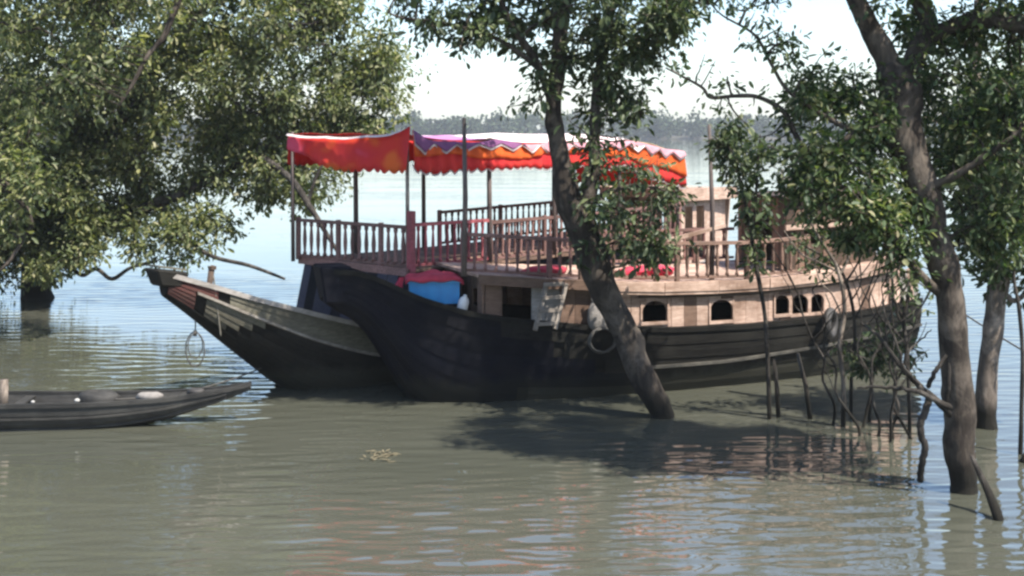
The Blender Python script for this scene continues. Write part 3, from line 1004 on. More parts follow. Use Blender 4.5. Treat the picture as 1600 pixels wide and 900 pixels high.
# blue crate with red cloth on the foredeck
cz = HB.sheer(1.85) - .0
cr = empty('plastic_crate', Bw(1.83, -.10, cz), B_ANG + R(-16))
tag(cr, 'bright blue plastic crate on the foredeck under a folded red cloth', 'crate')
g = G()
for (x0, x1, y0, y1) in ((-.40, .40, -.27, -.24), (-.40, .40, .24, .27), (-.40, -.37, -.24, .24), (.37, .40, -.24, .24)):
    g.box(x0, x1, y0, y1, 0, .36)
g.box(-.37, .37, -.24, .24, 0, .03)
g.build('body', M['blue'], cr)
g = G()
for (x0, x1, y0, y1) in ((-.44, .44, -.31, -.272), (-.44, .44, .272, .31), (-.44, -.402, -.272, .272), (.402, .44, -.272, .272)):
    g.box(x0, x1, y0, y1, .33, .37)
g.build('rim', M['blue'], cr)
for x in (-.28, -.09, .10, .29):
    G().box(x - .012, x + .012, -.285, -.268, .02, .325).build('rib', M['blue'], cr)
g = G()
rows = []
for i in range(31):
    row = []
    for j in range(21):
        x, y = -.46 + .92 * i / 30, -.36 + .68 * j / 20
        z = .41 + .05 * math.sin(7 * x + 2) * math.cos(6 * y) + .05 * math.exp(-((x - .05) / .3) ** 2) + .012 * math.sin(19 * x + 11 * y) - .04 * math.exp(-((y + .05) / .12) ** 2)
        ed = max(0, abs(y + .02) - .27) * 2.4 + max(0, abs(x) - .40) * 1.6
        row.append((x, y, z - ed * (.45 + .08 * math.sin(6 * x))))
    rows.append(row)
rc_ = g.grid(rows).build('folded_cloth', M['crimson_cloth'], None, smooth=True, solid=.02)
rc_.location = cr.location + Vector((0, 0, .005)); rc_.rotation_euler = cr.rotation_euler
tag(rc_, 'rumpled red cloth spread over the blue crate', 'cloth')
g = G()
rows = []
for i in range(15):
    t = i / 14
    wdt = .04 + .10 * t
    rows.append([(-.52 - .12 * t + wdt * (j / 6 - .5) * 1.6, -.18 + .03 * math.sin(j * 2 + t * 4), .42 - .36 * t) for j in range(7)])
pl = g.grid(rows).build('towel', M['pink_cloth'], None, smooth=True, solid=.015)
pl.location = cr.location; pl.rotation_euler = cr.rotation_euler
tag(pl, 'faded pink towel hanging down beside the blue crate', 'towel')
wb = G().lathe([(0, 0), (.075, 0), (.085, .02), (.085, .20), (.06, .25), (.03, .27), (.03, .30), (0, .30)], 12).build('plastic_jug', M['white'], None, smooth=True)
wb.location = Bw(2.12, -.60, HB.sheer(2.2) - .02)
wb.rotation_euler = (R(8), R(14), 0)
tag(wb, 'small white plastic jug beside the blue crate', 'jug')

# white sack hanging on the cabin side, rope coil below it
s0 = Bw(solve_u(B_ORG, B_ANG, 938, 1.4), -1.36, 1.12)
g = G()
g.lathe([(0, 0), (.12, .01), (.17, .08), (.18, .2), (.15, .34), (.08, .44), (.05, .47), (.07, .52), (0, .52)], 12)
sk = g.build('sack', M['sack'], None, smooth=True)
sk.location = s0; sk.scale = (1, .55, 1); sk.rotation_euler = (0, R(-9), B_ANG)
tag(sk, 'grey-white sack slumped on the gunwale left of the leaning trunk', 'sack')
def ring_pts(c, rx, rz, ang, n=28, wob=.0):
    return [Vector(c) + Vector((rx * math.cos(t) * math.cos(ang), rx * math.cos(t) * math.sin(ang), rz * math.sin(t))) + Vector((random.gauss(0, wob), random.gauss(0, wob), random.gauss(0, wob))) for t in [2 * math.pi * k / n for k in range(n)]]
c0 = Bw(solve_u(B_ORG, B_ANG, 937, 1.4), -1.50, .98)
g = G()
for k in range(3):
    g.tube(ring_pts((0, -.012 * k, 0), .24 - .012 * k, .20 - .01 * k, B_ANG, 28, .004), .016, 6, closed=True)
ck = g.build('rope_coil', M['dark_rope'], None, smooth=True)
ck.location = c0
tag(ck, 'grey coil of rope hung over the black side under the grey sack', 'rope')

# tyre fender
ty = empty('tyre_fender', Bw(solve_u(B_ORG, B_ANG, 1294, 1.3), -1.36, .98), B_ANG)
tag(ty, 'black rubber tyre hung as a fender near the stern windows', 'tyre')
ty.rotation_euler = (0, 0, B_ANG + R(38))
g = G()
rows = []
for i in range(29):
    a = 2 * math.pi * i / 28
    row = []
    for k in range(11):
        t = 2 * math.pi * k / 10
        rr_ = .205 + .062 * math.cos(t)
        row.append((rr_ * math.cos(a), .075 * math.sin(t), rr_ * math.sin(a) * 1.02))
    rows.append(row)
g.grid(rows).build('tread', M['rubber'], ty, smooth=True)
G().tube([(0, 0, .2), (.02, .02, .34), (0, .08, .50)], .012, 6).build('lanyard', M['rope'], ty)

# rope loop under the other boat's bow
lp0 = Aw(.55, 0, HA.keel(.55) + .02)
g = G()
g.tube([(0, 0, 0), (.01, -.01, -.10), (0, 0, -.22)], .012, 6)
g.tube(ring_pts((0, 0, -.48), .145, .27, 0, 28, .004), .011, 6, closed=True)
g.tube(ring_pts((.01, -.02, -.42), .11, .20, R(25), 24, .004), .009, 6, closed=True)
g.tube([(0, 0, -.18), (0, 0, -.27)], .03, 7)
rl = g.build('rope_loop', M['dark_rope'], None, smooth=True)
rl.location = lp0
tag(rl, 'thin loop of rope dangling below the raised bow', 'rope')

# folded bedding behind the roof railing
def bundle(name, c, sx, sy, sz_, mat, label, cat, rz):
    rows = []
    for i in range(13):
        a = math.pi * i / 12 - math.pi / 2
        rows.append([(sx * math.cos(a) ** .6 * math.cos(t) * (1 + .08 * math.sin(3 * t + i)), sy * math.cos(a) ** .6 * math.sin(t), sz_ * (math.sin(a) + 1) * .5 * (1 + .06 * math.sin(2 * t + i * .7))) for t in [2 * math.pi * k / 16 for k in range(17)]])
    o = G().grid(rows).build(name, M[mat], None, smooth=True)
    o.location = c
    o.rotation_euler = (0, 0, rz)
    return tag(o, label, cat)
u = solve_u(B_ORG, B_ANG, 1015, .9)
bundle('bedding_roll', Bw(u, -.75, BZ(u)), .55, .28, .20, 'pink_cloth', 'pink bedding bundle behind the roof railing right of the leaning trunk', 'bedding', B_ANG)
u = solve_u(B_ORG, B_ANG, 858, .9)
bundle('blanket_roll', Bw(u, -.72, BZ(u)), .40, .22, .16, 'crimson_cloth', 'red blanket roll behind the roof railing left of the leaning trunk', 'blanket', B_ANG)

# ---- dugout canoe, lower left
CA_ORG, CA_ANG = W(392, 0, 18.9), R(4)
HC = Hull(7.5, [0, .5, 1.2, 2.2, 3.5, 5, 6.5, 7.5], [.56, .47, .40, .37, .38, .40, .48, .62],
          [0, .5, 1.2, 1.8, 2.6, 5.5, 6.5, 7.5], [.47, .28, .06, -.06, -.12, -.12, .0, .4],
          [0, .5, 1.2, 2.2, 3.5, 5, 6.5, 7.5], [.05, .16, .30, .42, .48, .45, .3, .08], full=.6)
canoe = empty('canoe', (CA_ORG.x, CA_ORG.y, 0), R(180) + CA_ANG)
tag(canoe, 'low dark wooden canoe floating at the left edge, narrow prow lifted', 'canoe')
us = [7.5 * i / 44 for i in range(45)]
for nm, off in (('hull', 0.0),):
    rows = []
    for u in us:
        out_ = [HC.pt(u, q, -1, 0) for q in (1, .75, .5, .25, 0)] + [HC.pt(u, q, 1, 0) for q in (.25, .5, .75, 1)]
        inn = [HC.pt(u, q, 1, -.035 if HC.beam(u) > .08 else -.01, .012) for q in (1, .6, .3)] + [HC.pt(u, q, -1, -.035 if HC.beam(u) > .08 else -.01, .012) for q in (.3, .6, 1)]
        rows.append(out_ + inn + [out_[0]])
    chull = G().grid(rows).build('hull', M['canoe'], canoe)
for side in (-1, 1):
    for q in (.66, .34):
        rows = []
        for u in us[2:-2]:
            x, y, z = HC.pt(u, q, side, .004)
            rows.append([(x, y, z - .018), (x, y + side * .012, z - .012), (x, y + side * .012, z + .012), (x, y, z + .018)])
        G().grid(rows).build('strake_lap', M['canoe'], chull)
    rows = []
    for u in us:
        x, y, z = HC.pt(u, 1, side)
        rows.append([(x, y - side * .045, z - .01), (x, y - side * .045, z + .028), (x, y + side * .02, z + .028), (x, y + side * .02, z - .03), (x, y - side * .045, z - .01)])
    G().grid(rows).build('gunwale', M['canoe'], canoe)
for u in (2.1, 3.3, 4.6, 5.8):
    b_ = HC.beam(u)
    G().box(u - .07, u + .07, -b_ + .02, b_ - .02, HC.sheer(u) - .06, HC.sheer(u) - .03).build('thwart', M['canoe'], canoe)
u = .25
while u < 1.5:
    e = u + .16
    G().hexa([(u, -HC.beam(u) + .03, HC.sheer(u) - .03), (e - .01, -HC.beam(e) + .03, HC.sheer(e) - .03), (e - .01, HC.beam(e) - .03, HC.sheer(e) - .03), (u, HC.beam(u) - .03, HC.sheer(u) - .03),
              (u, -HC.beam(u) + .03, HC.sheer(u)), (e - .01, -HC.beam(e) + .03, HC.sheer(e)), (e - .01, HC.beam(e) - .03, HC.sheer(e)), (u, HC.beam(u) - .03, HC.sheer(u))]).build('deck_plank', M['canoe'], canoe)
    u = e
def Cw(u, y, z):
    a = R(180) + CA_ANG
    return Vector((CA_ORG.x + math.cos(a) * u - math.sin(a) * y, CA_ORG.y + math.sin(a) * u + math.cos(a) * y, z))
def small_float(c, label, r):
    o = G().lathe([(0, 0), (r * .7, r * .1), (r, r * .5), (r * .95, r), (r * .5, r * 1.35), (0, r * 1.4)], 10).build('foam_float', M['old_foam'], None, smooth=True)
    o.location = c
    return tag(o, label, 'float', 'foam floats in the canoe')
def canoe_u(px):
    lo, hi = 0, 7.4
    for _ in range(40):
        m_ = (lo + hi) / 2
        p = Cw(m_, 0, 0)
        if 800 + p.x * FPX / p.y > px: lo = m_
        else: hi = m_
    return lo
small_float(Cw(canoe_u(63), .36, HC.sheer(3) + .02), 'smaller white foam float on the canoe gunwale nearest the picture edge', .028)
small_float(Cw(canoe_u(130), .33, HC.sheer(2.5) + .02), 'larger white foam float on the canoe gunwale', .04)
uu = canoe_u(234)
bundle('net_bundle', Cw(uu, .02, HC.sheer(uu) - .05), .20, .13, .12, 'sack', 'pale net bundle on the canoe behind the prow', 'net', 0)
uu = canoe_u(306)
bundle('tarp_bundle', Cw(uu, .0, HC.sheer(uu) - .03), .13, .09, .10, 'rubber', 'black tarp bundle on the canoe prow', 'tarp', 0)
uu = canoe_u(150)
bundle('net_bundle', Cw(uu, -.12, HC.sheer(uu) - .16), .32, .18, .26, 'canoe', 'dark fishing net heap in the middle of the canoe', 'net', 0)
pb = Cw(canoe_u(4), 0, .05)
wpole('stump_post', [pb, pb + Vector((.02, 0, .62))], [.075, .065], 'bark_pale', 'short pale wooden post standing in the canoe at the picture edge', 'post', 9)

# ---- ropes
def rope(name, a, b, sag, r, mat, label, n=24):
    a, b = Vector(a), Vector(b)
    pts = [a.lerp(b, k / n) - Vector((0, 0, sag * 4 * (k / n) * (1 - k / n))) - a for k in range(n + 1)]
    o = G().tube(pts, r, 6).build(name, M[mat], None, smooth=True)
    o.location = a
    return tag(o, label, 'rope')
rope('mooring_rope', Cw(canoe_u(180), 0, .36), Aw(1.75, -.12, .42), .12, .012, 'dark_rope', 'thin dark rope from the canoe to the canopied boat')
rope('mooring_rope', Bw(11.0, -.5, 1.6), W(1640, 572, 19.0), .05, .014, 'dark_rope', 'thin mooring rope running off to the right from the stern')
rope('bow_lashing', Aw(.66, -.36, 2.02), Aw(.83, -.30, 1.05), 0, .014, 'rope', 'pale rope hanging down the bow from the mooring bitt')

# ------------------------------------------------------------------ trees
def pip(x, z, poly):
    n = len(poly)
    c = np.zeros(len(x), bool)
    for i in range(n):
        x1, z1 = poly[i]
        x2, z2 = poly[(i + 1) % n]
        cond = ((z1 > z) != (z2 > z))
        xs = (x2 - x1) * (z - z1) / ((z2 - z1) if abs(z2 - z1) > 1e-9 else 1e-9) + x1
        c ^= cond & (x < xs)
    return c
def edge_dist(x, z, poly):
    d = np.full(len(x), 1e9)
    n = len(poly)
    for i in range(n):
        a, b = np.array(poly[i]), np.array(poly[(i + 1) % n])
        ab = b - a
        t = np.clip(((x - a[0]) * ab[0] + (z - a[1]) * ab[1]) / (ab @ ab), 0, 1)
        d = np.minimum(d, np.hypot(x - a[0] - t * ab[0], z - a[1] - t * ab[1]))
    return d
def crown_pts(poly_px, Y, n, depth, yoff=0.0):
    poly = [((p[0] - 800) * Y / FPX, CAM_H - (p[1] - HOR) * Y / FPX) for p in poly_px]
    xs, zs = [p[0] for p in poly], [p[1] for p in poly]
    X, Z = np.empty(0), np.empty(0)
    while len(X) < n:
        x, z = rng.uniform(min(xs), max(xs), n * 3), rng.uniform(min(zs), max(zs), n * 3)
        k = pip(x, z, poly)
        X, Z = np.append(X, x[k]), np.append(Z, z[k])
    X, Z = X[:n], Z[:n]
    area = (max(xs) - min(xs)) * (max(zs) - min(zs))
    half = np.minimum(depth, .25 + edge_dist(X, Z, poly) * 1.1)
    t = rng.uniform(-1, 1, n)
    t = np.sign(t) * np.abs(t) ** .7
    P = np.stack([X, Y + yoff + t * half, Z], 1)
    scale = .016 * Y                                  # gaps and bulges between the leaf masses
    if n > 60:
        K = int(area / (scale * scale * 9)) + 3
        vc = P[rng.choice(n, min(K, n // 4), replace=False)] + rng.normal(0, scale, (min(K, n // 4), 3))
        r = rng.uniform(.6, 1.7, len(vc)) * scale
        dmin = (np.linalg.norm(P[:, None] - vc[None], axis=2) - r[None]).min(1)
        P = P[dmin > 0]
    P = P + rng.normal(0, .012 * Y, P.shape) * (rng.random((len(P), 1)) < .35)
    return P

def twig_tubes(segs, mat, root, name='twigs'):
    """thin 4-sided twigs; segs: list of (points (k,3), r0, r1)"""
    V, Q, o = [], [], 0
    for pts, r0, r1 in segs:
        k = len(pts)
        d = unit(np.gradient(pts, axis=0))
        ref = np.array([0.3, .9, .2])
        a = unit(np.cross(d, ref))
        b = np.cross(d, a)
        r = np.linspace(r0, r1, k)[:, None]
        ring = np.stack([pts + a * r, pts + b * r, pts - a * r, pts - b * r], 1)
        V.append(ring.reshape(-1, 3))
        for i in range(k - 1):
            for j in range(4):
                l = (j + 1) % 4
                Q.append((o + i * 4 + j, o + i * 4 + l, o + i * 4 + 4 + l, o + i * 4 + 4 + j))
        o += 4 * k
    me = fast_mesh(name, np.concatenate(V), np.array(Q), mat)
    ob = bpy.data.objects.new(name, me)
    COL.objects.link(ob)
    ob.parent = root
    return tag(ob, kind='stuff')

def tree(label, base, trunks, crowns, bark, leafm, leaf_len=.10, per=36, spread=.28, droop=.35, name='mangrove_tree', cat='tree', hub=22, group=None, twig_r=.012):
    """trunks: list of (name, [(px,py,Y,radius)...]); crowns: (poly, Y, clusters, depth[, per])"""
    root = empty(name, (base.x, base.y, 0))
    tag(root, label, cat, group)
    inv = np.array([base.x, base.y, 0])
    skel = []
    for nm, pts in trunks:
        P = [W(p[0], p[1], p[2]) for p in pts]
        rad = [p[3] for p in pts]
        big = max(rad) > .09
        sp_ = smooth_path(P, 16 if big else 6, .0)
        rr_ = list(np.interp(np.linspace(0, len(P) - 1, len(sp_)), range(len(P)), rad))
        ph = random.uniform(0, 9)
        sp_ = [p + Vector((r_ * .10 * math.sin(i * (.2 if big else .55) + ph), r_ * .1 * math.cos(i * (.16 if big else .43) + ph), 0)) for i, (p, r_) in enumerate(zip(sp_, rr_))]
        rr_ = [r_ * (1 + .03 * math.sin(i * (.34 if big else .9) + ph) + .02 * math.sin(i * .8)) for i, r_ in enumerate(rr_)]
        seg = 26 if big else (12 if max(rad) > .06 else 7)
        gt = G().tube([p - Vector(inv) for p in sp_], rr_, seg)
        if big:                                        # furrowed bark, knots and swellings
            for i, (c, r_) in enumerate(zip(sp_, rr_)):
                c = c - Vector(inv)
                for k in range(seg):
                    p = Vector(gt.v[i * seg + k])
                    d = (p - c).normalized()
                    a = k / seg * 2 * math.pi
                    nn = .10 * mnoise.noise(p * 3.1 + Vector((ph, 0, 0))) + .09 * mnoise.noise(Vector((math.cos(a) * 3.2, math.sin(a) * 3.2, p.z * 1.3 + ph))) + .045 * mnoise.noise(Vector((math.cos(a) * 8, math.sin(a) * 8, p.z * 3 + ph)))
                    kn = max(0, mnoise.noise(p * 1.7 + Vector((0, ph, 3))) - .38) * .7
                    gt.v[i * seg + k] = tuple(p + d * r_ * (nn + kn))
        gt.build(nm, M[bark], root, smooth=True)
        skel += [np.array(p) for p in sp_[len(sp_) // 3:]] if nm == 'trunk' else [np.array(p) for p in sp_[1:]]
    skel = np.array(skel)
    segs, LP, LA, LN, LL = [], [], [], [], []
    for c in crowns:
        poly, Y, n, depth = c[:4]
        per_c = c[4] if len(c) > 4 else per
        C = crown_pts(poly, Y, n, depth)
        nodes = [skel]
        nh = min(hub, max(2, n // 14))
        for hp in C[rng.choice(len(C), nh, replace=False)]:
            s = skel[np.argmin(((skel - hp) ** 2).sum(1) + 1.2 * np.maximum(0, skel[:, 2] - hp[2]) ** 2)]
            L = np.linalg.norm(hp - s)
            t = np.linspace(0, 1, 8)[:, None]
            path = s + (hp - s) * t + np.array([0, 0, 1]) * (L * .10 * np.sin(math.pi * t)) + rng.normal(0, L * .025, (8, 3)) * np.sin(math.pi * t)
            segs.append((path - inv, min(.05, .012 + L * .011), .010))
            nodes.append(path[2:])
        nodes = np.concatenate(nodes)
        for cp in C:
            s = nodes[np.argmin(((nodes - cp) ** 2).sum(1))]
            L = np.linalg.norm(cp - s)
            t = np.linspace(0, 1, 5)[:, None]
            path = s + (cp - s) * t + np.array([0, 0, -1]) * (L * .06 * np.sin(math.pi * t)) + rng.normal(0, L * .03, (5, 3)) * np.sin(math.pi * t)
            segs.append((path - inv, twig_r * random.uniform(.7, 1.2), twig_r * .35))
            k = max(6, int(per_c * random.uniform(.5, 1.5)))
            tt = rng.uniform(max(.1, 1 - .9 / max(L, .3)), 1.0, k)
            on = s + (cp - s) * tt[:, None]
            offd = unit(rng.normal(size=(k, 3)))
            sprd = spread * random.uniform(.6, 1.35)
            LP.append(on + offd * (sprd * rng.random((k, 1)) ** .5) * np.array([1, 1, .8]))
            LA.append(offd + np.array([0, 0, -droop]) + rng.normal(0, .45, (k, 3)))
            LN.append(rng.normal(0, .75, (k, 3)) + np.array([.2, -.25, .8]))
            LL.append(leaf_len * np.exp(rng.normal(0, .32, k)).clip(.4, 1.9) * random.uniform(.85, 1.2))
    LP, LA, LN, LL = map(np.concatenate, (LP, LA, LN, LL))
    V, Q = leaf_arrays(LP - inv, LA, LN, LL, LL * rng.uniform(.36, .52, len(LL)))
    twig_tubes(segs, M[bark], root)
    co = bpy.data.objects.new('crown', fast_mesh('crown', V, Q, M[leafm]))
    COL.objects.link(co)
    co.parent = root
    tag(co, kind='stuff')
    return root

# big spreading tree at the left, out in the river
base = Wy(55, 466)
YL = base.y
tree('big spreading tree filling the upper left, dark trunk standing in the river', base,
     [('trunk', [(55, 472, YL, .42), (58, 430, YL, .34), (75, 370, YL, .32), (105, 300, YL, .30), (120, 200, YL, .26), (150, 60, YL, .2), (170, -150, YL, .12)]),
      ('limb', [(80, 390, YL, .2), (130, 362, YL - .5, .17), (210, 330, YL - .8, .14), (290, 300, YL - 1, .12), (360, 262, YL - 1, .09), (440, 210, YL - 1, .06), (520, 160, YL - .8, .03)]),
      ('limb', [(110, 290, YL, .22), (190, 190, YL + .5, .17), (280, 60, YL + 1, .12), (380, -60, YL + 1, .07)]),
      ('limb', [(105, 300, YL, .2), (40, 220, YL - 1, .15), (-60, 120, YL - 1.5, .08)]),
      ('limb', [(70, 385, YL, .08), (100, 408, YL - 1, .06), (128, 430, YL - 1.4, .05), (150, 420, YL - 1.5, .05), (175, 436, YL - 1.6, .05), (205, 418, YL - 1.7, .045), (245, 408, YL - 1.8, .035)]),
      ('limb', [(250, 318, YL - .9, .08), (290, 370, YL - 1.5, .06), (330, 400, YL - 2, .05), (390, 415, YL - 2.4, .045), (445, 436, YL - 2.6, .03)]),
      ('limb', [(400, 240, YL - 1, .09), (455, 280, YL - 2.5, .08), (485, 325, YL - 3.4, .07), (512, 368, YL - 3.8, .05), (535, 405, YL - 4.0, .035)]),
      ('limb', [(480, 318, YL - 3.2, .05), (492, 282, YL - 3.2, .04), (505, 255, YL - 3.2, .025)]),
      ],
     [([(-120, 450), (40, 435), (120, 415), (200, 350), (300, 300), (380, 268), (470, 262), (560, 240), (630, 200), (640, 140), (625, 80), (575, 10), (540, -80), (380, -330), (100, -420), (-150, -380)], YL, 3600, 3.8, 58),
      ([(-100, 440), (-20, 445), (60, 438), (130, 400), (160, 340), (150, 250), (-100, 230)], YL - 2, 300, 1.5, 40),
      ([(170, 330), (260, 310), (340, 330), (350, 385), (270, 408), (190, 375)], YL - 1.5, 110, .9, 34),
      ([(340, 270), (460, 250), (560, 262), (560, 300), (470, 312), (380, 318)], YL - 1, 130, .9, 34)],
     'bark_dark', 'leaf_left', leaf_len=.125, per=40, spread=.42, droop=.5, hub=60, twig_r=.014)

# nearer tree whose pale branch reaches in from the upper left
YN = 25.0
base = Vector((-12.9, YN + .5, 0))
tree('nearer tree at the upper left edge with one bare curved branch before its leaves', base,
     [('trunk', [(-235, 560, YN, .28), (-220, 400, YN, .25), (-170, 250, YN, .22), (-100, 120, YN, .18), (0, -50, YN, .12)]),
      ('limb', [(-170, 250, YN, .12), (-60, 240, YN - .5, .10), (20, 300, YN - 1, .06), (48, 345, YN - 1, .045), (36, 375, YN - 1, .04), (8, 415, YN - 1.2, .032), (-30, 440, YN - 1.2, .03)]),
      ('limb', [(0, -50, YN, .12), (150, -90, YN, .10), (275, -40, YN - .3, .07), (262, 45, YN - .5, .055), (240, 75, YN - .55, .05), (228, 92, YN - .6, .045), (205, 135, YN - .7, .032), (186, 165, YN - .8, .018)])],
     [([(-250, 330), (-20, 300), (60, 220), (150, 160), (190, 70), (300, 20), (330, -90), (250, -300), (-200, -320)], YN, 520, 2.2, 34),
      ([(-80, 420), (60, 330), (90, 250), (0, 230), (-120, 260)], YN - 1, 60, .8, 30)],
     'bark', 'leaf_left', leaf_len=.115, per=44, spread=.36, droop=.45, hub=26)

# leaning tree in the middle
base = Wy(1035, 652)
YM = base.y
tree('leaning mangrove in the middle whose grey trunk crosses the front boat', base,
     [('trunk', [(1040, 668, YM, .16), (1028, 636, YM, .18), (1000, 575, YM + .02, .19), (968, 505, YM + .05, .20), (935, 430, YM + .05, .22), (905, 350, YM, .235), (887, 300, YM, .20), (872, 235, YM - .05, .135), (866, 160, YM - .1, .125), (873, 80, YM - .1, .115), (882, 0, YM, .10), (900, -140, YM, .07), (905, -260, YM, .04)]),
      ('limb', [(905, 345, YM, .14), (925, 285, YM - .1, .11), (930, 220, YM - .1, .08), (930, 160, YM, .075), (938, 100, YM, .065), (952, 30, YM + .1, .05), (985, -120, YM + .2, .03)]),
      ('limb', [(868, 180, YM - .1, .07), (840, 100, YM - .4, .06), (800, 40, YM - .6, .05), (770, -30, YM - .8, .035)]),
      ('limb', [(845, 110, YM - .4, .04), (780, 62, YM - .6, .035), (700, 38, YM - .8, .028), (630, 28, YM - .9, .02), (608, 20, YM - .9, .012)]),
      ('limb', [(930, 150, YM, .05), (965, 110, YM, .045), (1010, 60, YM + .2, .035), (1060, 20, YM + .3, .02)]),
      ('limb', [(915, 330, YM, .06), (950, 300, YM - .2, .045), (1000, 290, YM - .3, .03), (1045, 300, YM - .3, .018)])],
     [([(740, -200), (765, -20), (800, 60), (830, 105), (880, 95), (930, 130), (985, 135), (1010, 105), (1065, 95), (1085, 20), (1110, -180), (1060, -420), (900, -520), (780, -420)], YM, 900, 2.6, 34),  # main crown, enlarged above the view to shade the hull and trunks
      ([(600, 5), (640, 38), (700, 62), (760, 75), (800, 70), (770, 0), (740, -90), (620, -60)], YM - .6, 105, .9, 24),
      ([(700, 60), (720, 82), (735, 62)], YM - .7, 4, .2, 12),
      ([(800, 110), (850, 150), (850, 100)], YM - .3, 10, .3, 18),
      ([(890, 150), (930, 190), (1000, 200), (1008, 140), (980, 130), (920, 130)], YM + .1, 36, .5, 18),
      ([(885, 240), (930, 205), (1000, 220), (1040, 255), (1068, 300), (1060, 350), (1070, 390), (1000, 395), (985, 430), (950, 425), (940, 370), (900, 320)], YM - .2, 92, .9, 17),
      ([(930, 335), (990, 330), (1052, 300), (1062, 370), (1015, 410), (950, 400)], YM - .3, 50, .7, 22)],
     'bark', 'leaf_mid', leaf_len=.10, per=34, spread=.24, droop=.55, hub=26)

# big tree at the right
base = Wy(1505, 768)
YR = base.y
tree('largest tree on the right with thick forked trunk and leaves over the stern', base,
     [('trunk', [(1508, 790, YR, .15), (1503, 750, YR, .16), (1500, 690, YR, .18), (1497, 620, YR, .185), (1490, 520, YR, .165), (1476, 430, YR, .165), (1455, 340, YR, .18), (1428, 260, YR, .19), (1408, 190, YR, .25), (1402, 140, YR, .25), (1400, 110, YR, .2)]),
      ('limb', [(1402, 140, YR, .16), (1380, 80, YR, .14), (1352, 30, YR - .1, .12), (1325, -30, YR - .2, .10), (1290, -160, YR - .2, .06)]),
      ('limb', [(1404, 140, YR, .16), (1428, 90, YR, .13), (1450, 45, YR, .11), (1440, 10, YR + .1, .09), (1400, -60, YR + .2, .07), (1420, -180, YR + .2, .04)]),
      ('limb', [(1440, 65, YR, .10), (1490, 40, YR - .1, .09), (1540, 30, YR - .3, .10), (1620, 40, YR - .6, .11), (1700, 30, YR - .8, .08)]),
      ('limb', [(1400, 160, YR, .07), (1350, 190, YR - .2, .06), (1300, 240, YR - .3, .045), (1255, 230, YR - .2, .035), (1225, 175, YR - .1, .03), (1185, 152, YR, .027), (1150, 150, YR, .024), (1110, 152, YR, .022), (1095, 135, YR, .018), (1040, 106, YR, .010)]),
      ('limb', [(1330, 205, YR - .2, .035), (1240, 150, YR - .2, .024), (1205, 100, YR - .2, .022), (1180, 55, YR - .2, .018), (1130, 25, YR - .1, .012), (1110, 5, YR - .1, .008)]),
      ('limb', [(1470, 460, YR, .06), (1430, 420, YR - .2, .055), (1400, 378, YR - .3, .045), (1370, 340, YR - .4, .03)]),
      ('limb', [(1440, 300, YR, .06), (1500, 270, YR - .3, .05), (1560, 230, YR - .5, .035), (1600, 200, YR - .6, .02)]),
      ],
     [([(1240, 120), (1300, 105), (1340, 90), (1380, 130), (1400, 260), (1440, 350), (1420, 395), (1360, 400), (1300, 385), (1265, 330), (1240, 260), (1225, 180)], YR, 300, 1.3, 36),
      ([(1410, 20), (1480, 60), (1540, 30), (1640, 20), (1680, 160), (1660, 330), (1560, 420), (1500, 400), (1450, 300), (1420, 210), (1400, 130)], YR + .4, 520, 1.5, 34),
      ([(1300, -20), (1400, -10), (1500, 40), (1660, 10), (1760, -320), (1500, -560), (1300, -420), (1230, -200)], YR - .3, 760, 2.4, 32),  # unseen overhead crown, added to throw shade on the trunks below
      ([(1210, 240), (1270, 225), (1330, 300), (1320, 360), (1260, 345), (1200, 300)], YR - .2, 55, .5, 28),
      ([(1370, 395), (1445, 390), (1435, 450), (1390, 475)], YR - .3, 16, .3, 16),
      ([(1100, 10), (1190, 0), (1215, 60), (1215, 120), (1180, 75)], YR - .2, 11, .3, 12),
      ([(1060, 100), (1130, 88), (1150, 130), (1100, 140)], YR, 7, .2, 8),
      ([(1110, 150), (1180, 150), (1210, 190), (1170, 185)], YR, 5, .2, 8),
      ([(1040, -20), (1250, -20), (1220, 10), (1080, 10)], YR - .1, 22, .4, 18),
      ([(1190, 55), (1240, 60), (1240, 120), (1215, 120)], YR - .2, 10, .3, 18)],
     'bark', 'leaf_right', leaf_len=.074, per=48, spread=.22, droop=.35, hub=26)

# second tree behind it
base = Wy(1541, 668)
YS = base.y
tree('slimmer tree with patchy bark just right of the forked trunk', base,
     [('trunk', [(1542, 690, YS, .15), (1541, 640, YS, .15), (1545, 560, YS, .14), (1556, 480, YS, .14), (1560, 420, YS, .145), (1545, 360, YS, .13), (1525, 300, YS, .12), (1512, 230, YS, .11), (1520, 140, YS, .09), (1530, 0, YS, .06)]),
      ('limb', [(1558, 440, YS, .05), (1585, 470, YS - .1, .04), (1620, 440, YS - .2, .03)]),
      ('limb', [(1520, 290, YS, .06), (1570, 250, YS + .2, .05), (1640, 200, YS + .3, .03)])],
     [([(1470, 160), (1560, 120), (1680, 100), (1720, 300), (1680, 440), (1590, 420), (1520, 430), (1480, 340)], YS, 330, 1.3, 32)],
     'bark_pale', 'leaf_mid', leaf_len=.12, per=32, spread=.26, droop=.4, hub=16)

